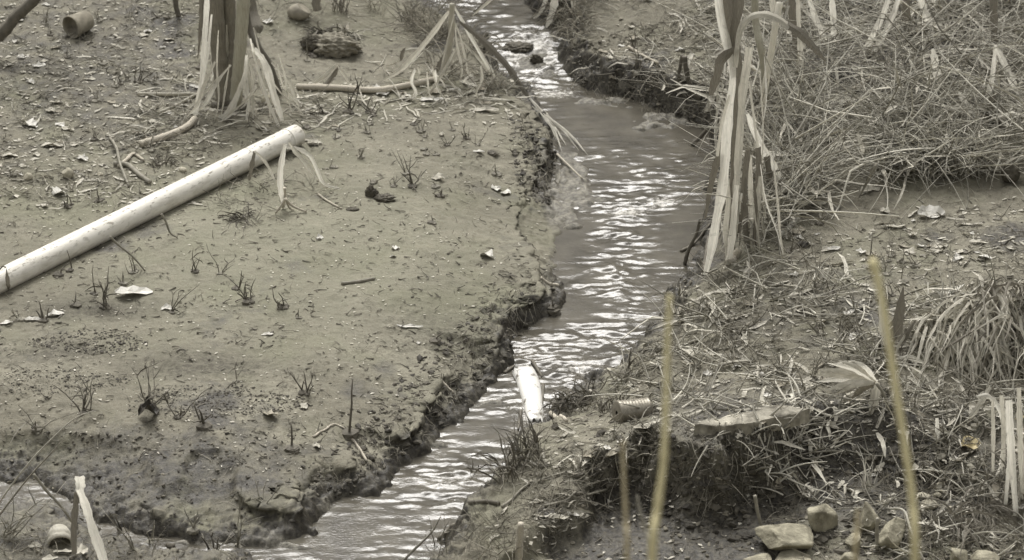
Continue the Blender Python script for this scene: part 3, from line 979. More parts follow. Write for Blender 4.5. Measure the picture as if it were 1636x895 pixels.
zone_straw(520, [(630, 20), (725, 10), (790, 120), (830, 160), (700, 140)], (.08, .32), (0, 1.0), (.003, .007), (0, .06))
zone_straw(1100, [(-40, 60), (330, 40), (330, 300), (170, 330), (-40, 320)], (.03, .16), (-.1, .6), (.0025, .0055), (0, .01))
zone_straw(420, [(200, 150), (520, 150), (540, 250), (200, 240)], (.04, .2), (-.1, .6), (.003, .007), (0, .02))
zone_straw(200, [(150, -30), (640, -30), (600, 40), (200, 50)], (.05, .25), (-.1, .8), (.003, .006), (0, .03))
zone_straw(300, [(330, 260), (560, 230), (560, 360), (330, 360)], (.04, .14), (-.1, .9), (.0025, .005), (0, .01))
zone_straw(500, [(790, 660), (1060, 650), (1080, 760), (900, 860), (770, 900), (760, 820)], (.04, .2), (-.2, .9), (.0025, .006), (0, .02))
zone_straw(430, [(1380, 640), (1700, 600), (1700, 900), (1480, 900), (1400, 780)], (.06, .25), (-.2, 1.1), (.003, .007), (0, .03))
zone_straw(420, [(740, 820), (900, 780), (900, 900), (680, 900)], (.05, .2), (0, 1.2), (.0025, .005), (0, .01))
zone_straw(300, [(1210, 780), (1560, 780), (1560, 900), (1210, 900)], (.04, .2), (-.1, .6), (.0025, .005), (0, .02))
zone_straw(260, [(-30, 840), (460, 885), (460, 900), (-30, 900)], (.04, .2), (-.1, 1.0), (.0025, .005), (0, .01))
zone_straw(500, [(0, 330), (600, 320), (850, 300), (860, 480), (680, 640), (480, 780), (0, 700)], (.02, .08), (-.1, .5), (.002, .004), (0, .004))
stuff_mesh('loose_straw', loose, 'straw_dull', 'loose dull straw strewn over both banks')

dull = loose; loose = []
zone_straw(750, [(1090, 440), (1230, 400), (1420, 470), (1700, 480), (1700, 660), (1300, 660), (1080, 660), (900, 660), (1040, 560)], (.08, .3), (-.1, .7), (.006, .013), (0, .04), .4)
zone_straw(480, [(1000, 640), (1700, 640), (1700, 900), (1420, 900), (1180, 760)], (.06, .25), (-.2, .8), (.006, .013), (0, .03), .4)
zone_straw(160, [(200, 120), (520, 130), (560, 220), (200, 240)], (.06, .25), (-.1, .4), (.005, .010), (0, .01), .4)
zone_straw(120, [(600, 100), (830, 130), (840, 180), (620, 170)], (.06, .25), (-.1, .5), (.005, .010), (0, .02), .4)
zone_straw(160, [(880, 0), (1180, 0), (1180, 160), (930, 120)], (.06, .25), (-.1, .5), (.004, .009), (0, .02), .4)
zone_straw(80, [(1200, 300), (1640, 290), (1640, 440), (1240, 440)], (.03, .14), (-.1, .2), (.005, .010), (0, .005), .4)
stuff_mesh('pale_straw', loose, 'straw', 'paler broken pieces of straw lying on both banks')

def strips(out, px, py, L, width, elev, z0, rng=RNG):
    """flat broken pieces of dead leaf: creased strips of five rings, with a little thickness"""
    N = len(px); P = ground(px, py); P[:, 2] += rng.uniform(*z0, N)
    A = rng.uniform(0, 2 * math.pi, N); E = rng.uniform(*elev, N); K = 5
    d = np.stack([np.cos(A) * np.cos(E), np.sin(A) * np.cos(E), np.sin(E)], -1)
    C = np.zeros((N, K, 3)); C[:, 0] = P
    for s in range(1, K):
        C[:, s] = C[:, s - 1] + d * (L / (K - 1))[:, None]
        d = d + rng.normal(0, .22, (N, 3)) - np.array([0, 0, .12]); d /= np.linalg.norm(d, axis=1)[:, None]
    f_ = C.reshape(-1, 3); C[..., 2] = np.maximum(C[..., 2], (zat(f_[:, 0], f_[:, 1]) + .006).reshape(N, K))
    Tn = np.gradient(C, axis=1); Tn /= np.linalg.norm(Tn, axis=2)[..., None] + 1e-9
    up = np.array([0, 0, 1.0]) + rng.normal(0, .55, (N, 1, 3))
    u = np.cross(Tn, up); u /= np.linalg.norm(u, axis=2)[..., None] + 1e-9
    w = np.cross(u, Tn)
    prof = np.array([.55, 1, .95, .75, .2])[None, :, None] * width[:, None, None] * .5 * rng.uniform(.75, 1.2, (N, K, 1))
    V_ = np.stack([C - u * prof + w * prof * .35, C + w * .0008, C + u * prof + w * prof * .35, C - w * .0008], 2).reshape(-1, 3)
    b = (np.arange(N) * K * 4)[:, None]; fs = []
    for s in range(K - 1):
        for (q, r_) in ((0, 1), (1, 2), (2, 3), (3, 0)):
            fs.append(b + np.array([s * 4 + q, s * 4 + r_, s * 4 + 4 + r_, s * 4 + 4 + q])[None])
    out.append((V_, np.concatenate(fs)))

sp = []
def zone_strip(n, pts, L, w, e=(-.1, .3), z0=(0, .01)):
    x, y = in_poly(n, pts); x, y = clumpy(*dry_only(x, y, .03)); k = len(x)
    strips(sp, x, y, uni(*L, k), uni(*w, k), e, z0)
zone_strip(520, [(1090, 450), (1230, 410), (1440, 460), (1700, 480), (1700, 660), (1300, 660), (1080, 660), (920, 650), (1040, 560)], (.05, .22), (.008, .022))
zone_strip(1300, UR, (.10, .5), (.008, .024), (-.1, .5), (.02, .12))
zone_strip(36, [(1200, 330), (1700, 290), (1700, 450), (1240, 430)], (.04, .14), (.008, .02), (-.1, .1), (0, .003))
zone_strip(70, [(1470, 470), (1660, 470), (1660, 560), (1490, 560)], (.08, .25), (.008, .02), (-.1, .6), (0, .05))
zone_strip(170, [(1180, 640), (1700, 620), (1700, 900), (1240, 800)], (.05, .18), (.008, .022))
zone_strip(70, [(820, 700), (1060, 670), (1040, 730), (900, 860), (780, 860)], (.04, .14), (.007, .018))
zone_strip(120, [(200, 130), (520, 150), (560, 230), (210, 240)], (.05, .2), (.006, .016))
zone_strip(90, [(560, 120), (830, 130), (840, 180), (540, 180)], (.05, .2), (.006, .016))
zone_strip(200, [(-30, 60), (330, 60), (330, 330), (-30, 330)], (.03, .12), (.006, .016), (-.1, .1), (0, .003))
zone_strip(90, [(900, 0), (1180, 0), (1180, 160), (930, 120)], (.04, .16), (.006, .015))
stuff_mesh('dead_leaf_strips', sp, 'leaf_pale', 'broken flat strips of dead leaf scattered over the banks', False)

roots = []
def zone_root(n, pts, L, w, up=False):
    x, y = in_poly(n, pts); k = n
    straws(roots, x, y, uni(*L, k), uni(-1.4, -.2, k) if not up else uni(.3, 1.4, k), uni(*w, k), (.01, .05), .8, RNG.normal(-1.4, .8, k))
zone_root(150, [(800, 470), (880, 440), (890, 460), (770, 600), (700, 660), (700, 600)], (.03, .10), (.002, .005))
zone_root(120, [(690, 640), (760, 620), (600, 760), (500, 790), (480, 760)], (.03, .09), (.002, .004))
zone_root(110, [(820, 170), (890, 210), (900, 290), (850, 330)], (.03, .14), (.002, .005))
zone_root(130, [(930, 700), (1060, 660), (1240, 690), (1240, 770), (1150, 800), (1000, 800)], (.04, .2), (.002, .006))
zone_root(130, [(910, 110), (1130, 190), (1130, 215), (910, 145)], (.03, .12), (.002, .005))
zone_root(200, [(1400, 760), (1640, 700), (1640, 900), (1480, 900)], (.05, .2), (.003, .007))
stuff_mesh('dead_roots', roots, 'straw_dull', 'fine dead roots hanging from the crumbling bank edges')

def crumbs(px, py, size, rng=RNG):
    P = ground(px, py); N = len(P)
    ph = (1 + 5 ** .5) / 2
    I = np.array([(-1, ph, 0), (1, ph, 0), (-1, -ph, 0), (1, -ph, 0), (0, -1, ph), (0, 1, ph), (0, -1, -ph), (0, 1, -ph), (ph, 0, -1), (ph, 0, 1), (-ph, 0, -1), (-ph, 0, 1)]) / 1.9
    Fi = np.array([(0, 11, 5), (0, 5, 1), (0, 1, 7), (0, 7, 10), (0, 10, 11), (1, 5, 9), (5, 11, 4), (11, 10, 2), (10, 7, 6), (7, 1, 8), (3, 9, 4), (3, 4, 2), (3, 2, 6), (3, 6, 8), (3, 8, 9), (4, 9, 5), (2, 4, 11), (6, 2, 10), (8, 6, 7), (9, 8, 1)])
    s = size[:, None, None] * np.stack([rng.uniform(.6, 1.6, N), rng.uniform(.5, 1.1, N), rng.uniform(.35, .75, N)], -1)[:, None, :]
    V_ = I[None] * rng.uniform(.6, 1.25, (N, 12, 1)) * s
    a = rng.uniform(0, 6.28, N); c, sn = np.cos(a)[:, None], np.sin(a)[:, None]
    V_ = np.stack([V_[..., 0] * c - V_[..., 1] * sn, V_[..., 0] * sn + V_[..., 1] * c, V_[..., 2]], -1) + P[:, None, :]
    return V_.reshape(-1, 3), (Fi[None] + (np.arange(N) * 12)[:, None, None]).reshape(-1, 3)

cr = []; crd = []
def zone_crumb(n, pts, lo, hi, margin=-.01, out=None):
    x, y = in_poly(n, pts); x, y = dry_only(x, y, margin)
    s = lo + (hi - lo) * RNG.random(len(x)) ** 3
    (cr if out is None else out).append(crumbs(x, y, s))
zone_crumb(2400, [(-40, -20), (640, -20), (840, 140), (880, 300), (890, 440), (700, 640), (480, 800), (-40, 800)], .0025, .011)
ell = lambda cx, cy, rx, ry: [(cx + rx * math.cos(a) * (1 + .25 * math.sin(3 * a + cx)), cy + ry * math.sin(a)) for a in np.linspace(0, 6.1, 16)]
zone_crumb(620, ell(150, 545, 95, 20), .003, .010, out=crd)
zone_crumb(480, ell(90, 610, 100, 22), .003, .009, out=crd)
zone_crumb(800, ell(340, 640, 140, 26), .003, .010, out=crd)
zone_crumb(1100, [(0, 680), (430, 690), (600, 640), (640, 720), (470, 850), (250, 850), (0, 780)], .002, .012, out=crd)
zone_crumb(650, [(680, 560), (830, 460), (900, 440), (760, 640), (560, 790), (460, 800)], .004, .022, out=crd)
zone_crumb(700, [(810, 180), (890, 210), (890, 330), (830, 320)], .004, .018, out=crd)
zone_crumb(2200, [(1060, 430), (1700, 300), (1700, 900), (800, 900), (800, 720), (900, 640)], .003, .016)
zone_crumb(2200, [(930, 690), (1250, 670), (1500, 720), (1640, 900), (1180, 880), (960, 830)], .004, .026, out=crd)
zone_crumb(1200, [(900, 60), (1180, 0), (1180, 210), (910, 150)], .003, .016)
zone_crumb(500, [(905, 110), (1130, 180), (1130, 215), (910, 150)], .005, .020, out=crd)
zone_crumb(500, [(-30, 830), (460, 880), (460, 900), (-30, 900)], .003, .014)
stuff_mesh('dark_crumbs', crd, 'crumb_dark', 'crumbs of dark wet soil along the banks and on the dark patches', False)
stuff_mesh('mud_crumbs', cr, 'crumb', 'crumbs and small clods of drying mud', False)

dk = []  # dark bits laid out in place of small clod shadows
def zone_dark(n, pts, L, w):
    x, y = in_poly(n, pts); x, y = dry_only(x, y, .0); k = len(x)
    straws(dk, x, y, uni(*L, k), uni(-.1, .45, k), uni(*w, k), (0, .006), 1.2, RNG.normal(0, .8, k) + math.pi * RNG.integers(0, 2, k), .8)
zone_dark(1900, [(-40, -20), (640, -20), (840, 140), (880, 300), (890, 440), (700, 640), (480, 780), (-40, 700)], (.012, .055), (.003, .008))
zone_dark(700, [(-40, 0), (420, 0), (420, 330), (-40, 330)], (.015, .06), (.003, .008))
zone_dark(500, [(700, 560), (840, 380), (890, 440), (760, 640), (560, 780), (460, 780)], (.015, .06), (.003, .008))
zone_dark(1100, [(1060, 430), (1700, 300), (1700, 720), (900, 680)], (.015, .06), (.003, .008))
zone_dark(700, [(900, 660), (1640, 640), (1640, 900), (800, 900)], (.015, .07), (.003, .009))
zone_dark(300, [(900, 60), (1180, 0), (1180, 160), (930, 140)], (.015, .05), (.003, .007))
stuff_mesh('dark_dashes', dk, 'dark_twig', 'short dark bits of debris on the mud, standing in for small clod shadows')

fl = []
def zone_fleck(n, pts, lo, hi):
    x, y = in_poly(n, pts); x, y = dry_only(x, y, .03)
    P = ground(x, y); N = len(P)
    L = uni(lo, hi, N); Wd = L * uni(.25, .6, N); a = RNG.normal(0, .8, N)
    q = np.array([(-.5, 0, .1), (-.1, -.5, .25), (.5, .05, .05), (.05, .5, 0.3)])
    V_ = q[None] * np.stack([L, Wd, L * .35], -1)[:, None] * RNG.uniform(.6, 1.3, (N, 4, 1))
    c, sn = np.cos(a)[:, None], np.sin(a)[:, None]
    V_ = np.stack([V_[..., 0] * c - V_[..., 1] * sn, V_[..., 0] * sn + V_[..., 1] * c, V_[..., 2] + .003], -1) + P[:, None]
    fl.append((V_.reshape(-1, 3), np.arange(N * 4).reshape(N, 4)))
zone_fleck(2000, [(-40, -20), (640, -20), (840, 140), (880, 300), (890, 440), (700, 640), (480, 780), (-40, 680)], .004, .022)
zone_fleck(1000, [(-40, 0), (330, 0), (330, 330), (-40, 330)], .01, .045)
zone_fleck(260, [(480, 130), (840, 150), (840, 200), (480, 200)], .01, .05)
zone_fleck(900, [(1060, 430), (1700, 300), (1700, 700), (900, 680)], .008, .045)
zone_fleck(500, [(900, 660), (1640, 640), (1640, 900), (800, 900)], .008, .045)
zone_fleck(260, [(900, 60), (1180, 0), (1180, 160), (930, 140)], .008, .04)
zone_fleck(420, UR, .015, .06)
stuff_mesh('leaf_flecks', fl, 'leaf_pale', 'tiny pale flecks of broken leaf on the mud', False)

# ------------------------------------------------------------------ big pale pipe lying across the left bank
def ringtube(mb, A, u, prof, sides=32):
    """surface of revolution: prof is a list of (distance along u, radius)"""
    u = np.asarray(u, float); u = u / np.linalg.norm(u)
    w = np.cross(u, [0, 0, 1.0]); w /= np.linalg.norm(w); q = np.cross(w, u)
    vs = []
    for (s, r) in prof:
        for k in range(sides):
            a = 2 * math.pi * k / sides
            vs.append(np.asarray(A) + u * s + (w * math.cos(a) + q * math.sin(a)) * r)
    fs = []
    for i in range(len(prof) - 1):
        for k in range(sides):
            a = i * sides + k; b = i * sides + (k + 1) % sides
            fs.append((a, a + sides, b + sides, b))
    mb.add(vs, fs)
    return mb

def local_mesh(mb, name, mat, origin, u, parent=None):
    """build with the thing's own axes: local X along u, local Z upright"""
    u = np.asarray(u, float) / np.linalg.norm(u)
    o = mb.build(name, mat, None, None)
    from mathutils import Matrix
    w = np.cross([0, 0, 1.0], u); w /= np.linalg.norm(w); q = np.cross(u, w)
    M = Matrix(((u[0], w[0], q[0], origin[0]), (u[1], w[1], q[1], origin[1]), (u[2], w[2], q[2], origin[2]), (0, 0, 0, 1)))
    o.data.transform(M.inverted())
    o.matrix_world = M
    if parent is not None:
        o.parent = parent
        o.matrix_parent_inverse = parent.matrix_world.inverted()
    return o

pa = PIPE_A + np.array([0, 0, PIPE_R * .62]); pb = PIPE_B + np.array([0, 0, PIPE_R * .9])
ud = pb - pa; Lp = float(np.linalg.norm(ud)); ud = ud / Lp
r = PIPE_R
pr = [(0, r - .006), (0, r)] + [(s, r) for s in np.linspace(.05, Lp - .10, 20)] + [(Lp - .012, r), (Lp - .003, r * .975), (Lp, r * .93), (Lp, r * .87), (Lp - .1, r * .87)]
pipe = local_mesh(ringtube(MB(), pa, ud, pr), 'drain_pipe', 'pipe_plastic', (pa + pb) / 2, ud)
tag(pipe, 'long dirty white plastic pipe lying aslant on the mud', 'pipe')
bpy.context.view_layer.update()
local_mesh(ringtube(MB(), pa, ud, [(Lp - .085, r + .0004), (Lp - .083, r + .0035), (Lp - .074, r + .0035), (Lp - .072, r + .0004)]), 'collar_ring', 'pipe_plastic', (pa + pb) / 2, ud, pipe)

# short open length of pipe, its mouth towards the stream's near side
p = ground(120, 62); m = mpp(p); rr_ = 18.5 * m
ax = np.array([.62, .78, .03]); ax /= np.linalg.norm(ax)
c0 = ground(114, 60) + np.array([0, 0, rr_ * .93])
o = ringtube(MB(), c0, ax, [(.0, rr_), (.004, rr_ * 1.04), (.014, rr_ * 1.04), (.018, rr_), (.13, rr_ * .86), (.13, rr_ * .70), (.02, rr_ * .90), (0, rr_ * .90), (0, rr_)]).build('short_pipe', 'clay_ware', None, c0)
tag(o, 'short open pipe section lying on its side, dark inside', 'pipe')

# ------------------------------------------------------------------ plants built from stalks and blades
def plant(name, px, py, label, cat, parts, group=None):
    """parts: (part name, shape, material, width in photograph pixels, points, options)"""
    b = ground(px, py)
    root = empty(name, b, label, cat, group)
    m = mpp(b)
    for (pn, kind, mat, wpx, pts, opt) in parts:
        dy = opt.get('dy', 0.0)
        if not any(len(q) > 2 and q[2] == 'g' for q in pts):
            C = np.array([at_depth(q[0], q[1], b[1] + dy + (q[2] if len(q) > 2 else 0)) for q in pts])
            C = catmull(C, max(6, 4 * len(pts)))
            C[:, 2] = np.maximum(C[:, 2], zat(C[:, 0], C[:, 1]) + .004)
        else:
            C = path(pts, opt.get('lift', .006), max(6, 4 * len(pts)), dy)
        mb = MB()
        if kind == 'r':
            ribbon(mb, C, wpx * m, opt.get('roll', .2), opt.get('fold', .16), opt.get('prof'), .002, opt.get('wave', .06), opt.get('twist', 0))
        elif kind == 'c':        # cane with swollen joints
            n = 46
            C = catmull(C, n)
            L = np.concatenate([[0], np.cumsum(np.linalg.norm(np.diff(C, axis=0), axis=1))])
            step = opt.get('joint', .11)
            ph = (L % step) / step
            rad = wpx * m / 2 * (1 + .14 * np.exp(-((ph - .5) / .07) ** 2)) * np.linspace(1.04, .96, n)
            tube(mb, C, 0, rad=rad, sides=12)
        else:
            tube(mb, C, wpx * m / 2, wpx * m / 2 * opt.get('tip', .6), 8, jit=.06)
        mb.build(pn, mat, root, b)
    return root

S, B = 'stalk', 'leaf_blade'
def shreds(seed, n, x0, x1, y0, y1, foot, mats=('blade_pale', 'blade_grey', 'blade_grey'), w=(2.5, 6), out=40, dy=-.05):
    """thin torn leaf strips that hang from a stalk and end on the ground around it"""
    rg = random.Random(seed); r_ = []
    for k in range(n):
        x = rg.uniform(x0, x1); y = rg.uniform(y0, y1)
        s_ = 1 if x > (x0 + x1) / 2 else -1
        ex = x + s_ * rg.uniform(0, out) + rg.uniform(-10, 10); ey = foot + rg.uniform(-16, 18)
        r_.append((B, 'r', rg.choice(mats), rg.uniform(*w), [(x, y, dy), (x + (ex - x) * .35 + rg.uniform(-5, 5), y + (ey - y) * .4), (x + (ex - x) * .7 + rg.uniform(-6, 6), y + (ey - y) * .75), (ex, ey, 'g')],
                   dict(prof=[.5, 1, .8, .3], roll=rg.uniform(-.8, .8), wave=.2)))
    return r_

full = [.8, 1, 1, .9]
plant('cane_clump', 366, 166, 'clump of thick cane stalks with shredded pale leaves above the big pipe', 'cane', [
    (S, 'c', 'cane_dark', 26, [(340, -40, .0), (346, 40, .0), (352, 100), (358, 166, 'g')], dict(dy=.03)),
    (S, 'c', 'cane_dark', 22, [(362, -40, .03), (367, 60, .03), (370, 168, 'g')], dict(dy=.06)),
    (S, 'c', 'cane', 20, [(392, -40, 0), (387, 30, 0), (382, 100), (376, 172, 'g')], dict()),
    (S, 't', 'blade_dark', 14, [(384, -10, .08), (398, 40, .08), (412, 75), (430, 104), (446, 150, 'g')], dict(tip=.8)),
    (B, 'r', 'blade_dark', 15, [(394, -40, .12), (404, 10, .12), (412, 40), (420, 48)], dict(roll=.4, prof=full)),
    (B, 'r', 'blade_dark', 9, [(322, -40, .02), (323, 20), (320, 60), (316, 95)], dict(roll=.5, prof=[1, 1, .8, .2])),
    (B, 'r', 'blade_pale', 9, [(333, -40, -.02), (330, 20), (326, 80), (322, 130), (312, 186, 'g')], dict(roll=.3, prof=[.7, .9, 1, .8, .9])),
    (B, 'r', 'blade_pale', 7, [(329, 118, -.02), (322, 150), (314, 178, 'g')], dict(prof=[.3, 1, .6])),
    (B, 'r', 'blade_pale', 7, [(369, 104, -.06), (352, 124), (340, 144), (330, 162), (317, 180, 'g')], dict(prof=[.3, .7, .9, 1, .5])),
    (B, 'r', 'blade_pale', 12, [(393, 108, -.06), (386, 134), (376, 160), (364, 182), (350, 193, 'g')], dict(roll=.1, prof=[.25, .5, .8, 1, .7])),
    (B, 'r', 'blade_pale', 5, [(394, 88, -.07), (394, 130), (397, 165), (394, 192, 'g')], dict(prof=full)),
    (B, 'r', 'blade_grey', 4, [(394, 88, -.07), (399, 130), (404, 165), (405, 190, 'g')], dict(prof=full)),
    (B, 'r', 'blade_pale', 4, [(393, 90, -.07), (390, 140), (399, 170), (402, 186, 'g')], dict(prof=full)),
    (B, 'r', 'blade_grey', 5, [(396, 92, -.08), (404, 120), (402, 155), (410, 182, 'g')], dict(prof=full)),
    (B, 'r', 'blade_pale', 12, [(406, 79, -.10), (419, 94), (428, 116), (437, 150), (446, 178), (451, 196, 'g')], dict(roll=.0, prof=[.6, .8, 1, 1, .8, .5])),
    (B, 'r', 'blade_pale', 5, [(400, 62, -.08), (408, 95), (418, 130), (430, 165), (446, 204, 'g')], dict(prof=[.6, .8, 1, .8])),
    (B, 'r', 'blade_grey', 6, [(434, 100, -.02), (450, 116), (463, 132), (472, 158), (480, 172, 'g')], dict(prof=[.5, 1, 1, .7])),
    (B, 'r', 'blade_grey', 5, [(452, 120, -.02), (466, 136), (478, 150), (500, 166, 'g')], dict(prof=[.5, 1, .8, .3])),
    (B, 'r', 'blade_grey', 5, [(331, 70, -.02), (336, 66), (345, 65), (348, 75)], dict(prof=[.8, 1, .8, .5])),
    (B, 'r', 'blade_grey', 6, [(362, 40, -.05), (364, 90), (366, 130), (367, 150)], dict(prof=[.3, 1, .8, .5])),
    ('root_mass', 't', 'dark_twig', 16, [(340, 172, 'g'), (365, 168, 'g'), (392, 176, 'g')], dict(tip=1)),
] + shreds(1, 9, 336, 412, 20, 145, 182, out=62) + shreds(5, 6, 400, 450, 80, 140, 180, out=60) + shreds(6, 7, 338, 400, -30, 40, 120, w=(4, 8), out=6, dy=-.07))

plant('broken_reed', 698, 130, 'broken reed with a horizontal stem and a bent upright end, leaves drooping', 'reed', [
    (S, 'c', 'dead_wood', 10, [(474, 143, 'g'), (540, 146, 'g'), (600, 148, 'g'), (650, 140, 'g'), (697, 131, 'g')], dict(lift=.016, joint=.2)),
    (S, 'c', 'blade_grey', 9, [(697, 131, 'g'), (712, 104), (720, 60), (722, 30), (722, 6)], dict(joint=.24, lift=.012)),
    (B, 'r', 'blade_grey', 9, [(718, 18, -.02), (690, 56), (660, 92), (638, 114), (612, 131, 'g')], dict(prof=[.7, 1, 1, .8, .3], roll=.5)),
    (B, 'r', 'blade_dark', 12, [(734, 34), (762, 56), (790, 82), (815, 110), (846, 158)], dict(prof=[.4, .9, 1, 1, .6], roll=.3)),
    (B, 'r', 'blade_pale', 6, [(724, 8), (740, 36), (762, 76), (784, 112), (806, 150, 'g')], dict(prof=[.5, 1, 1, .8])),
    (B, 'r', 'blade_grey', 6, [(738, 66), (762, 90), (785, 115), (812, 152, 'g')], dict(prof=[.3, 1, 1, .6])),
    (B, 'r', 'blade_dark', 9, [(716, 78), (706, 98), (700, 108), (694, 116)], dict(prof=[.4, 1, 1, .5])),
    (B, 'r', 'blade_grey', 5, [(640, 96), (645, 82), (670, 78), (688, 86), (694, 108, 'g')], dict(prof=[.8, 1, .8, .6])),
    (B, 'r', 'blade_dark', 6, [(640, 98), (643, 84), (648, 76)], dict()),
    (B, 'r', 'blade_grey', 5, [(755, 25), (772, 10), (790, -5)], dict(prof=[.3, 1, 1])),
    (B, 'r', 'blade_grey', 4, [(724, 30), (736, 60), (745, 100), (750, 128, 'g')], dict(prof=[.3, 1, .6])),
    (B, 'r', 'blade_grey', 4, [(726, 26), (730, 70), (738, 110), (734, 134, 'g')], dict(prof=[.3, 1, .6])),
] + shreds(2, 3, 724, 770, 20, 110, 146, out=50, dy=.0) + shreds(9, 8, 640, 700, 100, 120, 146, out=20))

plant('reed_clump', 1172, 415, 'tall reed clump at the water edge with long flat leaves and an arching dry blade', 'reed', [
    (B, 'r', 'blade_pale', 15, [(1144, -40), (1152, 30), (1164, 80), (1171, 125), (1163, 190), (1156, 290), (1145, 350), (1138, 395), (1127, 442, 'g')], dict(prof=[.8, .9, .8, .7, 1, 1.05, 1, .9, .45], roll=.1)),
    (B, 'r', 'blade_grey', 14, [(1198, 76), (1193, 110), (1187, 150), (1184, 200), (1180, 260), (1176, 340), (1180, 405, 'g')], dict(prof=[.9, 1, 1, .9, .95, .8, .5], roll=.2, dy=-.02)),
    (B, 'r', 'blade_dark', 12, [(1178, 62), (1182, 110), (1178, 180), (1174, 260), (1166, 350), (1162, 412, 'g')], dict(prof=[.7, .9, 1, .8, .6], roll=.5, dy=.03)),
    (B, 'r', 'blade_pale', 11, [(1177, 296), (1173, 340), (1170, 380), (1164, 424, 'g')], dict(prof=[.6, .9, 1, 1], roll=0, dy=-.03)),
    (B, 'r', 'blade_grey', 9, [(1160, 262), (1164, 320), (1160, 370), (1163, 418, 'g')], dict(prof=[.3, .9, 1, .6], dy=.02)),
    (B, 'r', 'blade_grey', 13, [(1174, 108), (1178, 70), (1184, 44), (1200, 26), (1222, 22), (1245, 30), (1262, 42)], dict(prof=[.6, .8, .9, .9, 1, 1], roll=.3, dy=-.06)),
    (B, 'r', 'blade_dark', 15, [(1258, 39), (1276, 50), (1294, 68), (1308, 84), (1320, 98)], dict(prof=[.8, 1, .9, .6, .25], roll=.5, dy=-.06)),
    (B, 'r', 'blade_dark', 16, [(1182, 76), (1166, 84), (1152, 98), (1148, 116), (1140, 140), (1136, 152)], dict(prof=[.5, .8, 1, .9, .8, .5], roll=.3, dy=-.05)),
    (B, 'r', 'blade_grey', 9, [(1148, 124), (1142, 148), (1130, 172), (1121, 190, 'g')], dict(prof=[.5, 1, .8, .3], dy=-.05)),
    (B, 'r', 'blade_dark', 20, [(1158, -40), (1164, 20), (1170, 70), (1172, 110)], dict(prof=[1, 1, .9, .5], roll=.2, dy=.04)),
    (B, 'r', 'blade_dark', 18, [(1180, -40), (1178, 15), (1172, 50), (1170, 90)], dict(prof=[1, 1, .8, .4], roll=-.3, dy=.02)),
    (S, 'c', 'cane', 12, [(1205, -40, .05), (1207, 30, .05), (1214, 70), (1220, 105), (1224, 160), (1222, 205, 'g')], dict(dy=.02, joint=.14)),
    (S, 'c', 'blade_pale', 11, [(1246, 4, .05), (1239, 40), (1231, 90), (1224, 130), (1216, 180), (1200, 235, 'g')], dict(dy=.05, joint=.18)),
    (B, 'r', 'blade_pale', 13, [(1194, 182, -.02), (1206, 212), (1222, 244), (1238, 270), (1254, 296), (1276, 326, 'g')], dict(prof=[.5, .8, 1, .9, 1, .3], roll=0)),
    (B, 'r', 'blade_grey', 13, [(1206, 232, .02), (1228, 256), (1246, 280), (1262, 300), (1276, 322, 'g')], dict(prof=[.4, .8, 1, 1, .6], roll=.3)),
    (B, 'r', 'blade_dark', 12, [(1154, 232), (1146, 260), (1138, 290), (1132, 322), (1127, 350)], dict(prof=[.4, 1, 1, .7, .3], roll=.4, dy=.04)),
    (B, 'r', 'blade_grey', 8, [(1198, 248), (1199, 290), (1200, 330), (1203, 380, 'g')], dict(prof=full)),
    (B, 'r', 'blade_dark', 12, [(1196, 240), (1190, 300), (1192, 360), (1196, 400, 'g')], dict(prof=full, roll=.5, dy=.05)),
    (B, 'r', 'blade_dark', 14, [(1212, 236), (1214, 280), (1210, 340), (1207, 395, 'g')], dict(prof=full, roll=.6, dy=.06)),
    (B, 'r', 'blade_grey', 10, [(1216, 282), (1212, 320), (1210, 360), (1208, 398, 'g')], dict(prof=full, roll=.3)),
    (B, 'r', 'blade_dark', 13, [(1226, 250), (1232, 290), (1240, 320), (1252, 340, 'g')], dict(prof=full, roll=.4, dy=.05)),
    (B, 'r', 'blade_grey', 5, [(1166, 152), (1158, 178), (1152, 205), (1146, 250)], dict(prof=full, dy=-.05)),
    ('broken_base', 't', 'dead_wood', 20, [(1166, 424, 'g'), (1172, 412, 'g'), (1182, 398)], dict(tip=.5)),
] + shreds(3, 13, 1150, 1240, 230, 330, 405, out=30, mats=('blade_pale', 'blade_grey', 'blade_dark'), dy=.02) + shreds(4, 5, 1160, 1230, 90, 200, 380, out=26, mats=('blade_grey', 'blade_dark'), dy=.04) + shreds(8, 8, 1140, 1230, 60, 140, 250, out=20, dy=.06))

# pale fallen stem, flat sticks and other lone pieces
def stick(name, pts, wpx, mat, label, cat='stick', tip=.7, cane=False, group=None, lift=None, sides=7):
    C0 = ground(pts[0][0], pts[0][1]); m = mpp(C0)
    lift = wpx * m * .42 if lift is None else lift
    C = path(pts, lift, max(8, 5 * len(pts)))
    mb = MB()
    if cane:
        n = 40; C = catmull(C, n); Lq = np.concatenate([[0], np.cumsum(np.linalg.norm(np.diff(C, axis=0), axis=1))])
        ph = (Lq % .09) / .09
        tube(mb, C, 0, rad=wpx * m / 2 * (1 + .16 * np.exp(-((ph - .5) / .08) ** 2)) * np.linspace(1, tip, n), sides=9)
    else:
        tube(mb, C, wpx * m / 2, wpx * m / 2 * tip, sides, jit=.12)
    return tag(mb.build(name, mat, None, C0), label, cat, group)

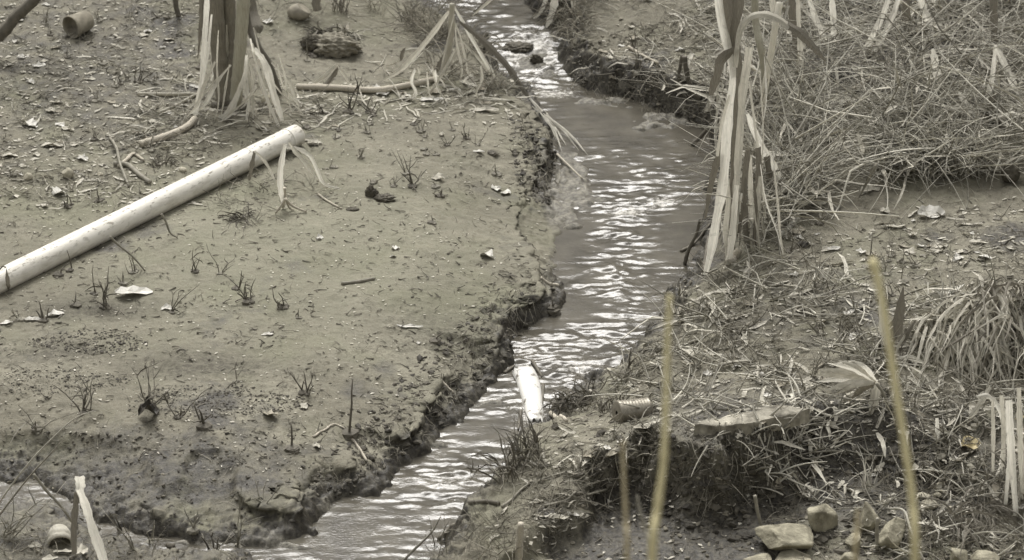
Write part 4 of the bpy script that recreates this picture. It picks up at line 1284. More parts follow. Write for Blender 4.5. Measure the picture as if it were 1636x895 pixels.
def blade(name, pts, wpx, mat, label, cat='reed leaf', group=None, **k):
    C0 = ground(pts[0][0], pts[0][1]); m = mpp(C0)
    if any(len(q) > 2 and q[2] == 'g' for q in pts): C = path(pts, .008, max(8, 5 * len(pts)), k.get('dy', 0.0))
    else:
        yb = k.pop('y', C0[1])
        C = catmull([at_depth(q[0], q[1], yb) for q in pts], max(8, 5 * len(pts)))
    mb = ribbon(MB(), C, wpx * m, k.get('roll', .2), k.get('fold', .16), k.get('prof'), .002, k.get('wave', .08), k.get('twist', 0))
    return tag(mb.build(name, mat, None, C[-1] if k.get('end') else C0), label, cat, group)

g = 'g'
stick('dry_stalk', [(224, 234, g), (262, 222, g), (296, 208, g), (312, 192, g)], 12, 'dead_wood', 'pale curved stem lying just above the big pipe', 'stem', .9, True)
stick('flat_stick', [(220, 153, g), (262, 154, g), (312, 155, g)], 6, 'blade_grey', 'straight flat stick pointing at the foot of the cane clump', 'stick', 1)
stick('flat_stick', [(254, 184, g), (282, 170, g), (314, 155, g)], 6, 'blade_grey', 'slanting stick beside the foot of the cane clump', 'stick', .8)
stick('root_log', [(182, 266, g), (204, 268, g), (222, 280, g), (240, 294, g)], 9, 'twig', 'rough dark root lying beside the pale curved stem', 'root', .8)
stick('root_log', [(190, 270, g), (204, 258, g), (214, 248, g), (230, 258, g)], 7, 'dead_wood', 'pale forked root crossing the rough dark root', 'root', .6)
stick('bent_weed_stalk', [(176, 222, g), (186, 236), (192, 262), (206, 300, g)], 5, 'twig', 'thin bent stalk leaning in front of the rough dark root', 'stalk', .8)
stick('fallen_stick', [(546, 455, g), (572, 451, g), (598, 448, g)], 6, 'twig', 'short straight stick lying alone on smooth mud', 'stick', .9)
stick('jutting_stick', [(864, 447, g), (876, 455), (892, 464)], 7, 'dead_wood', 'pale stick jutting from the left bank over the water', 'stick', .9)
stick('leaning_twig', [(176, 378), (190, 392), (212, 410), (232, 436, g)], 4, 'twig', 'thin twig leaning from the big pipe down to the mud', 'twig', .7)
stick('leaning_twig', [(258, 342), (264, 352), (272, 372), (284, 380, g)], 4, 'twig', 'short pale twig under the middle of the big pipe', 'twig', .7)
stick('thin_twig', [(508, 312, g), (524, 324, g), (546, 336, g)], 4, 'dead_wood', 'short pale twig lying right of the forked leaf clump', 'twig', .6)
stick('fallen_branch', [(1362, 150, g), (1384, 132), (1408, 112), (1420, 100, g)], 11, 'dead_wood', 'short thick pale branch half buried in the straw mat', 'branch', .8)
stick('fallen_branch', [(1452, 56, g), (1480, 44), (1500, 34), (1524, 24, g)], 12, 'dead_wood', 'thick pale branch high in the straw mat', 'branch', .8)
stick('fallen_branch', [(1446, 172, g), (1490, 178), (1530, 174), (1568, 186), (1636, 202, g)], 10, 'dead_wood', 'long pale branch lying level across the straw mat', 'branch', .7)
stick('fallen_branch', [(1440, 275, g), (1454, 260), (1466, 245)], 11, 'dead_wood', 'short pale stump leaning at the foot of the straw mat', 'branch', .8)
stick('fallen_branch', [(1004, 76, g), (1028, 90, g), (1052, 102, g)], 5, 'dead_wood', 'slim pale branch on the bare upper right bank', 'branch', .7)
stick('curved_root', [(880, 664, g), (890, 668), (905, 676, g)], 8, 'dead_wood', 'short pale root stub just right of the white broken pipe', 'root', .8)
stick('bank_root', [(700, 866, g), (722, 845), (745, 826), (776, 818), (798, 808, g)], 8, 'dark_twig', 'dark root reaching over the water from the near right bank', 'root', 1)
stick('pale_root', [(700, 600, g), (706, 612, g), (718, 622, g), (724, 628, g)], 5, 'dead_wood', 'pale kinked root on the left bank edge', 'root', .6)
stick('pale_root', [(560, 702, g), (572, 716, g), (586, 738, g)], 5, 'dead_wood', 'pale splintered stalk lying below the tall dark spike', 'stalk', .8)
stick('pale_root', [(500, 698, g), (520, 686, g), (534, 680, g), (552, 690, g)], 4, 'dead_wood', 'thin pale bent twig left of the tall dark spike', 'twig', .7)
stick('fallen_branch', [(870, 812, g), (902, 798, g), (970, 778, g)], 5, 'twig', 'slim slanting branch on the near right bank above the muddy hollow', 'branch', .7)
stick('fallen_branch', [(802, 812, g), (820, 795, g), (846, 775, g), (916, 752, g)], 5, 'twig', 'long crooked branch along the near right bank edge', 'branch', .6)
stick('fallen_branch', [(640, 900), (668, 872), (690, 850), (704, 826)], 5, 'twig', 'thin pale branch standing aslant in front of the stream', 'branch', .4)
stick('log', [(-40, 92, g), (0, 56), (26, 26), (52, 2), (75, -30)], 22, 'dark_twig', 'dark rough trunk leaning in at the upper left corner', 'trunk', .8)
stick('dark_stump', [(280, -15), (281, 8), (286, 30, g)], 8, 'dark_twig', 'thin dark stump left of the cane clump at the top', 'stump', 1)
stick('post', [(832, 836), (830, 866), (828, 905, g)], 11, 'dead_wood', 'pale broken reed stump standing low at the near right bank', 'stump', 1.2)
stick('post', [(1206, 792), (1210, 816), (1216, 842, g)], 6, 'twig', 'thin stake standing left of the yellow stones', 'stake', 1)
stick('post', [(1402, 828), (1401, 850), (1401, 880, g)], 6, 'twig', 'thin stake standing between the yellow stones', 'stake', 1)
stick('kinked_straw', [(1418, 814, g), (1444, 816), (1456, 850), (1480, 905, g)], 4, 'straw', 'pale kinked straw right of the yellow stones', 'straw', .8)
stick('dark_bent_stalk', [(1094, 90), (1096, 108), (1100, 128), (1108, 148), (1118, 164, g)], 9, 'dark_twig', 'dark bent stalk left of the tall reed clump', 'stalk', .8)
stick('dark_bent_stalk', [(1090, 88), (1086, 110), (1083, 135), (1086, 158, g)], 6, 'dark_twig', 'thin dark stalk farthest left beside the tall reed clump', 'stalk', .8)
blade('broken_leaf', [(1106, 86), (1100, 96), (1096, 108)], 9, 'blade_pale', 'short pale leaf stub on top of a dark bent stalk', prof=[.7, 1, .9], y=float(ground(1116, 164)[1]) - .01)
stick('drift_twig', [(1094, 425, g), (1100, 400), (1112, 375), (1118, 350)], 7, 'dark_twig', 'dark driftwood twig at the water edge left of the reed clump', 'twig', .6)
stick('drift_twig', [(1088, 405, g), (1110, 388), (1135, 360, g)], 6, 'dark_twig', 'dark driftwood twig crossing another beside the reed clump', 'twig', .6)
stick('drift_twig', [(1124, 438, g), (1128, 405), (1132, 380, g)], 7, 'dark_twig', 'dark driftwood twig right behind the widest pale reed leaf', 'twig', .8)
stick('drift_twig', [(1105, 235, g), (1118, 220), (1132, 204), (1150, 196, g)], 7, 'dark_twig', 'dark branched driftwood on the bend above the rippled water', 'twig', .7)
stick('fallen_branch', [(1225, 345, g), (1262, 330), (1300, 322), (1352, 290, g)], 5, 'blade_grey', 'long thin branch at the lower edge of the straw mat', 'branch', .7)
stick('fallen_branch', [(1214, 368, g), (1250, 352), (1282, 340), (1316, 334, g)], 5, 'twig', 'thin branch below the straw mat beside the reed clump', 'branch', .7)
stick('fallen_branch', [(1246, 378, g), (1260, 364), (1276, 350, g)], 9, 'blade_pale', 'short thick pale stalk right of the foot of the reed clump', 'branch', .9)

blade('fallen_frond', [(846, 160, g), (872, 186), (905, 212), (930, 232), (955, 250, g)], 6, 'blade_pale', 'long pale stalk hanging from the left bank over the upper pool', 'reed stalk', prof=[.6, 1, 1, .8])
for k, (a, b_) in enumerate([((850, 172), (905, 236)), ((856, 176), (925, 244)), ((862, 182), (898, 246)), ((868, 184), (940, 252)), ((852, 165), (888, 226))]):
    blade('fallen_frond', [(*a, g), ((a[0] + b_[0]) / 2 + 6, (a[1] + b_[1]) / 2 - 4), (*b_, g)], 4, 'straw', 'fine straw strand hanging from the left bank beside the long pale stalk', 'straw', 'straw strands over the left bank')
stick('bank_root', [(890, 248, g), (908, 264), (930, 286, g)], 4, 'dead_wood', 'thin pale root reaching into the scum below the hanging stalk', 'root', .6)
plant('bent_leaf_clump', 456, 330, 'pale forked leaf clump arching beside the upper end of the big pipe', 'reed', [
    (B, 'r', 'blade_pale', 10, [(455, 334, g), (449, 310), (447, 280), (450, 255), (455, 230)], dict(prof=[.5, .8, 1, 1, .6], dy=-.03)),
    (B, 'r', 'blade_pale', 7, [(458, 236, -.02), (478, 238), (496, 250), (507, 272), (518, 294), (545, 303, g)], dict(prof=[.6, 1, .9, .8, .4])),
    (B, 'r', 'blade_grey', 8, [(462, 228, -.01), (472, 242), (490, 262), (506, 285)], dict(prof=[.4, .9, 1, .3])),
    ('root', 't', 'dead_wood', 5, [(456, 318), (450, 328), (440, 342, g)], dict()),
    ('root', 't', 'dead_wood', 5, [(456, 318), (466, 328), (478, 334), (490, 340, g)], dict()),
    ('root', 't', 'dead_wood', 7, [(454, 300), (454, 320), (452, 334, g)], dict()),
    ('root', 't', 'dead_wood', 4, [(456, 316), (462, 332), (470, 338, g)], dict()),
])
plant('bent_leaf', 402, 270, 'small dark folded leaf resting against the big pipe', 'leaf', [
    (B, 'r', 'blade_dark', 8, [(398, 290, g), (402, 266), (407, 242)], dict(prof=[.5, 1, .5], dy=-.04)),
    (B, 'r', 'blade_grey', 5, [(407, 242, -.05), (420, 254), (432, 272), (438, 290, g)], dict(prof=[.6, 1, .5]))])
plant('bent_weed', 12, 466, 'dark weed stub standing against the lower end of the big pipe', 'weed', [
    (B, 'r', 'blade_dark', 7, [(14, 466, g), (12, 450), (10, 428)], dict(dy=-.03)), (B, 'r', 'twig', 3, [(10, 428, -.03), (4, 426), (-4, 436)], dict())])
plant('folded_leaf', 440, 118, 'folded leaf tent on the bare mud between cane clump and broken reed', 'leaf', [
    (B, 'r', 'blade_grey', 8, [(500, 137, g), (520, 120), (537, 104)], dict(prof=[.5, 1, .7])),
    (B, 'r', 'blade_dark', 8, [(518, 139, g), (530, 124), (540, 108)], dict(prof=[.7, 1, .6], dy=.03)),
    (B, 'r', 'blade_grey', 4, [(538, 104), (550, 120), (560, 138, g)], dict())])

# reeds standing out of the straw mat
ur = [
    ([(1284, -30), (1300, 20), (1312, 50), (1324, 78, g)], 8, 'blade_pale', 'slanting grey reed stalk left of the upright pale one'),
    ([(1326, -30), (1331, 20), (1333, 55), (1331, 84, g)], 9, 'blade_pale', 'upright pale reed stalk with a frayed foot in the straw mat'),
    ([(1428, -30), (1412, 20), (1394, 58), (1376, 94, g)], 8, 'blade_pale', 'leaning grey reed, outer one of a parallel pair'),
    ([(1444, -30), (1428, 20), (1410, 58), (1388, 92, g)], 8, 'blade_pale', 'leaning pale reed, inner one of a parallel pair'),
    ([(1462, -30), (1474, 8), (1484, 36), (1492, 70, g)], 10, 'blade_pale', 'broad pale reed falling towards the thick pale branch'),
    ([(1468, 5), (1450, 30), (1436, 48, g)], 6, 'blade_pale', 'short pale reed leaning against the thick pale branch'),
    ([(1490, 78), (1496, 110), (1500, 154, g)], 11, 'blade_pale', 'broad flat leaf hanging down the middle of the straw mat'),
    ([(1500, 74), (1512, 100), (1522, 118, g)], 5, 'blade_pale', 'narrow pale leaf beside the broad hanging leaf'),
    ([(1590, 72), (1604, 100), (1618, 130), (1636, 164, g)], 10, 'blade_pale', 'pale folded leaf, right arm of an upside-down V'),
    ([(1590, 74), (1587, 110), (1580, 150), (1572, 180, g)], 7, 'blade_pale', 'pale folded leaf, left arm of an upside-down V'),
    ([(1586, -30), (1588, 20), (1588, 68)], 9, 'blade_dark', 'upright dark stalk above the folded V leaf'),
    ([(1532, 146), (1542, 164), (1552, 176), (1568, 196, g)], 9, 'blade_pale', 'short pale strip lying over the long level branch'),
    ([(1485, 225), (1487, 205), (1487, 182, g)], 7, 'blade_grey', 'short grey strip hanging below the long level branch'),
    ([(1448, -30), (1448, 30), (1452, 62, g)], 12, 'blade_dark', 'dark upright stalk behind the thick pale branch'),
    ([(1262, -30), (1268, 30), (1274, 80), (1276, 100, g)], 13, 'blade_dark', 'dark stalk right of the arching blade of the reed clump'),
    ([(1274, -30), (1276, 40), (1278, 90), (1272, 130, g)], 7, 'blade_grey', 'slender grey stalk standing behind the arching blade'),
    ([(1232, -30), (1236, 20), (1240, 60)], 8, 'blade_grey', 'slender grey leaf above the arching blade'),
    ([(1540, 90), (1556, 86), (1580, 92), (1600, 105, g)], 4, 'blade_pale', 'thin pale leaf curling left of the folded V leaf'),
    ([(1560, 140), (1574, 120), (1584, 100), (1588, 80)], 8, 'blade_dark', 'dark leaf leaning inside the folded V leaf'),
    ([(1436, 120, g), (1442, 150), (1420, 195), (1424, 190, g)], 4, 'blade_grey', 'thin bent stem low in the middle of the straw mat'),
    ([(1490, 165, g), (1515, 148), (1536, 140, g)], 8, 'blade_grey', 'flat grey strip ending above the long level branch'),
    ([(1578, 198, g), (1582, 170), (1590, 150)], 12, 'blade_dark', 'broad dark leaf base under the folded V leaf'),
    ([(1262, 202, g), (1280, 196), (1298, 204), (1310, 216, g)], 5, 'blade_pale', 'pale curved leaf over a dark gap right of the reed clump'),
    ([(1384, 290, g), (1400, 262), (1372, 320, g)], 4, 'twig', 'thin crooked twig at the lower edge of the straw mat'),
    ([(1320, 200, g), (1336, 176), (1350, 160, g)], 7, 'blade_pale', 'short pale stalk left of the half buried branch'),
    ([(1372, 262, g), (1378, 240), (1370, 214)], 6, 'blade_grey', 'short grey stalk standing low in the straw mat'),
    ([(1340, 235, g), (1380, 236), (1410, 240, g)], 5, 'blade_pale', 'small pale husk lying low in the straw mat'),
    ([(1420, 205, g), (1436, 220), (1452, 232, g)], 6, 'blade_pale', 'slanting pale strip above the straw heap'),
    ([(1606, 60, g), (1620, 40), (1636, 5, g)], 7, 'blade_grey', 'grey reed leaning out at the upper right corner'),
    ([(1534, 42, g), (1552, 50), (1570, 62, g)], 7, 'blade_pale', 'pale broken strip right of the thick pale branch'),
    ([(1600, 96, g), (1618, 86), (1640, 80, g)], 6, 'blade_pale', 'pale strip right of the folded V leaf'),
    ([(1350, 30, g), (1375, 32), (1400, 30, g)], 4, 'blade_grey', 'thin level straw right of the frayed upright reed'),
    ([(1352, 70, g), (1362, 54), (1384, 50), (1398, 62, g)], 5, 'blade_grey', 'small arched leaf between the upright reed and the leaning pair'),
]
for pts, w, mt_, lb in ur:
    n_ = 'reed_stalk' if w >= 7 else 'reed_leaf'
    pts2 = [q if len(q) > 2 else q for q in pts]
    if not any(len(q) > 2 for q in pts2):
        blade(n_, pts2, w * 1.2, mt_, lb, 'reed', prof=full, y=float(ground(pts[-1][0], pts[-1][1] + 20)[1]) - .16)
    else:
        blade(n_, pts2, w * 1.1, mt_, lb, 'reed', prof=[.35, .9, 1, 1, .45], roll=.05, dy=-.12)
blade('hanging_leaf', [(888, -25), (886, 5), (878, 32), (872, 46, g)], 12, 'blade_pale', 'broad pale dead leaf hanging at the top of the right bank', prof=[1, 1, .7, .3])
blade('hanging_leaf', [(876, -25), (872, 0), (862, 22), (852, 32, g)], 8, 'blade_pale', 'narrow pale dead leaf left of the broad one above the rapid', prof=[1, 1, .6, .2])
blade('hanging_leaf', [(914, -25), (916, 5), (915, 28)], 7, 'blade_grey', 'grey dead leaf right of the broad one at the top of the right bank', prof=[1, 1, .4], y=float(ground(905, 40)[1]))
blade('hanging_leaf', [(790, -5), (775, 8), (756, 22, g)], 9, 'blade_dark', 'dark leaf drooping above the broken reed', prof=[1, .8, .3])

# stream debris, ware, slab
def half_pipe():
    P = [ground(853, 678), ground(851, 645), ground(844, 616), ground(836, 600)]
    C = [at_depth(856, 682, P[0][1]), at_depth(851, 648, P[1][1]), at_depth(844, 620, P[2][1]), at_depth(836, 602, P[3][1])]
    C = catmull(C, 16); C[:, 2] = .008 + np.linspace(-.015, .006, 16)
    T_ = frames(C)
    m = mpp(C[5]); mb = MB(); vs = []; K = 14
    for i in range(16):
        wd_ = np.cross(T_[i], [0, 0, 1.0]); wd_ /= np.linalg.norm(wd_)
        R = 18.5 * m * (.70 + .30 * min(1, i / 9))
        for layer in (1.0, .93):
            for k in range(K):
                a = math.pi * (k / (K - 1)) * 1.06 - .1
                if i == 0: jag = .03 * math.sin(k * 1.9)
                elif i == 15: jag = .012 * math.sin(k * 2.7)
                else: jag = 0
                vs.append(C[i] + T_[i] * jag + (wd_ * math.cos(a) + np.array([0, 0, .55]) * math.sin(a)) * R * layer)
    fs = []
    for i in range(15):
        for L_ in (0, 1):
            for k in range(K - 1):
                a = i * 2 * K + L_ * K + k
                fs.append((a, a + 1, a + 1 + 2 * K, a + 2 * K) if L_ == 0 else (a, a + 2 * K, a + 1 + 2 * K, a + 1))
        for k in (0, K - 1):
            a = i * 2 * K + k; fs.append((a, a + 2 * K, a + 3 * K, a + K))
    for i in (0, 15):
        for k in range(K - 1):
            a = i * 2 * K + k; fs.append((a, a + K, a + K + 1, a + 1))
    mb.add(vs, fs)
    tag(mb.build('broken_pipe_shell', 'white_plastic', None, C[0]), 'bright white broken half pipe shell stranded in the stream', 'pipe')
half_pipe()
for k, (a, b_, lb) in enumerate([((806, 600), (822, 588), 'dark wet twig caught left of the white broken pipe'), ((850, 580), (866, 606), 'dark wet twig caught right of the white broken pipe'),
                                 ((868, 618), (866, 650), 'dark wet twig standing right of the white broken pipe'), ((832, 660), (828, 690), 'dark weed strand trailing below the white broken pipe')]):
    stick('wet_twig', [(*a, g), ((a[0] + b_[0]) / 2, (a[1] + b_[1]) / 2 - 4), (*b_, g)], 7, 'dark_twig', lb, 'twig', .5)

p = ground(985, 674); m = mpp(p); R = 21 * m
ax = np.array([.93, .36, -.10]); ax /= np.linalg.norm(ax)
prf = [(0, R * .2), (0, R * .9), (.004, R)]
for k in range(9):
    s = .012 + k * .0145
    prf += [(s, R * .965), (s + .005, R * 1.0), (s + .010, R * .965)]
Lc = prf[-1][0] + .006
prf += [(Lc, R), (Lc + .003, R * 1.03), (Lc + .006, R * .98)]
root = empty('tin_can', p, 'ribbed dented tin can lying on its side on the right bank', 'can')
ringtube(MB(), p + np.array([0, 0, R * .72]), ax, prf, 28).build('can_body', 'tin', root, p)
ringtube(MB(), p + np.array([0, 0, R * .72]) + ax * (Lc - .004), ax, [(0, R * .93), (.0015, R * .9), (.003, .0005)], 28).build('lid', 'clod', root, p)

# slab across the lip of the near right bank
P0 = ground(1150, 700)
m = mpp(P0); th = 24 * m
zt = float(P0[2]) + .048
vt = []
outl0 = [(1110, 678), (1130, 671), (1146, 669), (1172, 661), (1200, 657), (1220, 650), (1240, 648), (1266, 647), (1280, 652), (1292, 653), (1276, 660), (1262, 662), (1240, 668), (1222, 670), (1206, 675), (1190, 677), (1168, 679), (1150, 681), (1130, 680)]
outl = []
for k in range(len(outl0)):                       # chipped edge
    (xa, ya), (xb, yb) = outl0[k], outl0[(k + 1) % len(outl0)]
    for q in (0, .34, .67): outl.append((xa + (xb - xa) * q + random.uniform(-2, 2), ya + (yb - ya) * q + random.uniform(-.9, .9)))
tp = np.array([flat(a, b_, zt) for a, b_ in outl])
cen = tp.mean(0)
for k_, (sc_, z_) in enumerate(((.985, zt), (1.0, zt - .007), (1.01, zt - th))):
    for q in tp:
        w = cen + (q - cen) * sc_
        vt.append((w[0], w[1], z_ + (.003 * math.sin(q[0] * 40) if k_ < 2 else 0)))
n = len(outl)
fs = [tuple(range(n))] + [(k + j * n, k + n + j * n, (k + 1) % n + n + j * n, (k + 1) % n + j * n) for j in (0, 1) for k in range(n)] + [tuple(range(3 * n - 1, 2 * n - 1, -1))]
tag(MB().add(vt, fs, False).build('broken_slab', 'concrete', None, P0), 'broken flat slab with pale top bedded in the near right bank edge', 'slab')

# dark ware half buried on the left bank, and pale ware with shards at the near left
tag(scrap(238, 664, 34, 22, 'dark_ware', 77, .25, name='bowl_fragment', curl=.75), 'dark curved bowl fragment on the left bank mud below twigs', 'bowl')
p = ground(93, 874); m = mpp(p); R = 20 * m
o = ringtube(MB(), p + np.array([.0, .05, R * .35]), np.array([.2, -1, -.4]), [(-.05, R * .2), (-.045, R * .7), (-.02, R * .92), (.0, R), (.006, R * .95), (.012, R * 1.0), (.03, R * .98), (.034, R * .88), (.0, R * .85)], 24).build('cup', 'leaf_pale', None, p)
tag(o, 'pale ribbed plastic cup half buried near the lower left corner', 'cup')
for k, (x_, y_, w_, h_, lb) in enumerate([(56, 872, 22, 9, 'pale flat shard left of the ribbed cup'), (100, 882, 30, 9, 'pale curled shard in front of the ribbed cup'),
                                          (130, 884, 22, 14, 'square pale shard between ribbed cup and folded leaf'), (80, 893, 26, 7, 'pale shard lowest below the ribbed cup')]):
    tag(scrap(x_, y_, w_, h_, 'leaf_pale', 300 + k, .1, name='plastic_shard', curl=.25), lb, 'shard')
plant('folded_leaf', 135, 880, 'broad dry leaf folded upright like a tent at the lower left', 'reed leaf', [
    (B, 'r', 'blade_pale', 16, [(127, 762, -.02), (128, 774), (126, 786)], dict(prof=[1, 1, .9], roll=0)),
    (B, 'r', 'blade_dark', 12, [(124, 786, -.01), (121, 815), (119, 850), (120, 886, g)], dict(prof=full, roll=.5)),
    (B, 'r', 'blade_pale', 15, [(127, 782, -.03), (138, 812), (148, 845), (162, 885), (172, 920, g)], dict(prof=[.7, .9, 1, 1], roll=0, wave=.02))])

# stones
stone('yellow_stone', 1314, 824, 48, 52, 'sandstone', 'squarish yellow stone standing highest of the stone heap', seed=3, sink=.15, ang=.35, facets=16, flat_=1.0, tilt=.2, keep=(.42, .72))
stone('yellow_stone', 1262, 858, 88, 42, 'sandstone', 'long block shaped yellow stone at the left of the stone heap', seed=14, sink=.15, ang=-.12, facets=18, flat_=1.0, depth=60, keep=(.42, .72))
stone('yellow_stone', 1388, 828, 42, 44, 'sandstone', 'pale pointed yellow stone behind the thin stake', seed=21, sink=.1, ang=.8, flat_=1.1, tilt=-.3, keep=(.42, .72))
stone('yellow_stone', 1424, 852, 50, 38, 'sandstone', 'pale yellow stone with a rounded top right of the thin stake', seed=33, sink=.15, ang=.3, flat_=1.0, keep=(.42, .72))
stone('yellow_stone', 1364, 866, 30, 26, 'sandstone', 'small yellow stone left of the thin stake', seed=41, sink=.2, keep=(.42, .72))
stone('yellow_stone', 1352, 890, 28, 22, 'sandstone', 'small pale stone lowest below the stone heap', seed=45, sink=.2, keep=(.42, .72))
stone('yellow_stone', 1530, 888, 42, 34, 'sandstone', 'dark sided yellow stone, left of a pair at the bottom edge', seed=52, sink=.1, keep=(.42, .72))
stone('yellow_stone', 1575, 890, 50, 32, 'sandstone', 'pale yellow stone, right of a pair at the bottom edge', seed=56, sink=.1, keep=(.42, .72))
stone('yellow_stone', 1262, 893, 60, 16, 'sandstone', 'flat yellow stone at the bottom edge under the long block stone', seed=58, sink=.2, keep=(.42, .72))
stone('yellow_stone', 1215, 893, 44, 14, 'sandstone', 'flat pale stone at the bottom edge left of the stone heap', seed=59, sink=.2, keep=(.42, .72))
stone('pebble', 1502, 773, 15, 11, 'river_stone', 'round pale pebble highest above the stone pair', 'pebble', seed=61, facets=3)
stone('pebble', 1498, 790, 12, 10, 'river_stone', 'small round pebble under the highest pale one', 'pebble', seed=62, facets=3)
stone('pebble', 1476, 790, 20, 10, 'river_stone', 'flat pale pebble left of two round pebbles', 'pebble', seed=63, facets=4)
stone('pebble', 1484, 804, 24, 16, 'river_stone', 'broad pale pebble lowest of the pebble group', 'pebble', seed=64, facets=6)
stone('pebble', 1518, 810, 10, 7, 'river_stone', 'tiny pale pebble right of the broad pebble', 'pebble', seed=65, facets=4)
stone('pebble', 109, 279, 17, 16, 'river_stone', 'round cracked pebble on the mud above the big pipe', 'pebble', seed=71, facets=4, flat_=1.0, sink=.15)
stone('pebble', 45, 283, 13, 11, 'river_stone', 'smooth oval pebble left of the round cracked pebble', 'pebble', seed=72, facets=2, flat_=1.0, sink=.15)
stone('pebble', 160, 278, 9, 6, 'river_stone', 'tiny pale pebble right of the round cracked pebble', 'pebble', seed=73, facets=3)
stone('pebble', 292, 271, 12, 9, 'river_stone', 'pale angular pebble above the middle of the big pipe', 'pebble', seed=74, facets=9)
stone('dark_stone', 478, 20, 32, 24, 'clay_ware', 'smooth dark rounded stone at the top left of the mud block', seed=81, facets=3, sink=.2, flat_=1.0, noise_=.02)
stone('stone', 430, 158, 22, 22, 'river_stone', 'pale round stone behind the shredded leaves of the cane clump', seed=82, facets=5)
clod_heap('wet_clod', 857, 92, 22, 20, 'dark wet clod in the middle of the rapid', 'clod', 83, 60)
clod_heap('wet_clod', 826, 72, 50, 12, 'long dark clod of debris at the head of the rapid', 'clod', 84, 90)
stone('stone', 272, 872, 14, 11, 'clod', 'small dark stone on the near left strip of mud', seed=85, facets=4)
clod_heap('mud_block', 534, 66, 84, 40, 'big torn block of mud near the top of the left bank', 'mud block', 91, 160, 'crumb')
clod_heap('mud_block', 497, 68, 34, 32, 'rough lump of mud at the left end of the torn block', 'mud block', 92, 60)
clod_heap('mud_lump', 594, 304, 20, 24, 'upright dark mud lump on the smooth left bank', 'mud lump', 93, 50)
clod_heap('mud_lump', 614, 314, 36, 12, 'flat dark mud lump right of the upright one', 'mud lump', 94, 60)
clod_heap('mud_lump', 563, 334, 20, 6, 'small flat dark lump below the upright mud lump', 'mud lump', 95, 40)
stone('mud_lump', 1614, 282, 26, 26, 'clod', 'black lump at the right end of the straw heap', 'mud lump', seed=96, facets=4, noise_=.15, sink=.1, flat_=1.1)
stone('mud_lump', 1282, 392, 16, 10, 'dark_ware', 'small black lump right of the foot of the reed clump', 'mud lump', seed=97, facets=5, noise_=.2, sink=.1)
blade('dead_leaf', [(536, 72, g), (548, 58), (556, 44, g)], 15, 'leaf_grey', 'broad grey leaf leaning on the torn mud block', 'leaf', prof=[.4, 1, .9, .2])
blade('dead_leaf', [(508, 18), (504, 5), (512, -15)], 14, 'blade_dark', 'dark leaf stub standing behind the torn mud block', 'leaf', y=float(ground(506, 26)[1]), prof=full)

# palm leaf, wide single leaves and plastic at the right
root = None
palm = []
for k, (x_, y_, w_) in enumerate([(1304, 610, 12), (1300, 600, 11), (1308, 590, 10), (1322, 580, 10), (1318, 624, 12), (1340, 576, 9), (1360, 575, 8), (1335, 630, 9)]):
    palm.append((B, 'r', 'leaf_pale' if k % 3 else 'blade_pale', w_, [(1402, 612, 0), ((1402 + x_) / 2 + 2, (612 + y_) / 2 - 6, -.01 * k), (x_, y_, -.03)], dict(prof=[.25, .8, 1, .7, .1], fold=.1, roll=.1, wave=.02)))
palm += [(B, 'r', 'blade_grey', 16, [(1402, 612), (1398, 636), (1390, 664, g)], dict(prof=[.4, 1, 1, .3])),
         (B, 'r', 'leaf_grey', 9, [(1400, 612), (1376, 624), (1356, 646, g)], dict(prof=[.4, 1, 1, .3])),
         (S, 't', 'twig', 6, [(1400, 612), (1412, 630), (1420, 655, g)], dict())]
plant('palm_leaf', 1400, 640, 'grey dead fan leaf spreading left of the tallest yellow stem', 'palm leaf', palm)
plant('broad_leaf_plant', 1424, 560, 'broad upright dead leaves behind the tallest yellow stem', 'plant', [
    (B, 'r', 'blade_dark', 24, [(1424, 548), (1434, 510), (1443, 458)], dict(prof=[.3, 1, .8, .1], roll=.4)),
    (B, 'r', 'blade_dark', 16, [(1426, 562), (1442, 540), (1462, 512)], dict(prof=[.3, 1, .9, .2], roll=.6)),
    (B, 'r', 'blade_dark', 12, [(1428, 570), (1450, 558), (1470, 545)], dict(prof=[.3, 1, .9, .2], roll=.6)),
    (B, 'r', 'blade_grey', 14, [(1418, 560), (1410, 520), (1406, 462)], dict(prof=[.3, 1, .8, .2], roll=.4)),
    (B, 'r', 'blade_pale', 5, [(1428, 575), (1456, 570), (1482, 584, g)], dict()),
    (S, 't', 'dark_twig', 6, [(1424, 545), (1426, 565), (1428, 590, g)], dict())])
blade('broad_leaf', [(1452, 654, g), (1470, 672), (1484, 690), (1497, 710, g)], 20, 'leaf_grey', 'large brown leaf lying right of the tallest yellow stem', 'leaf', prof=[.2, .8, 1, .8, .1])
blade('broad_leaf', [(1298, 770, g), (1297, 752), (1301, 730, g)], 20, 'leaf_grey', 'ragged pale leaf hanging on the bank above the squarish stone', 'leaf', prof=[.2, 1, .9, .3])
blade('broad_leaf', [(1176, 708, g), (1184, 702), (1192, 696, g)], 15, 'leaf_pale', 'small oval pale leaf in front of the broken slab', 'leaf', prof=[.4, 1, .5])
blade('broad_leaf', [(1588, 806, g), (1588, 785), (1592, 770, g)], 18, 'leaf_grey', 'grey leaf propped left of the upright reeds at the right edge', 'leaf', prof=[.5, 1, .4])
blade('broad_leaf', [(1600, 802, g), (1612, 782), (1622, 764, g)], 16, 'leaf_grey', 'grey leaf leaning behind the upright reeds at the right edge', 'leaf', prof=[.4, 1, .4])
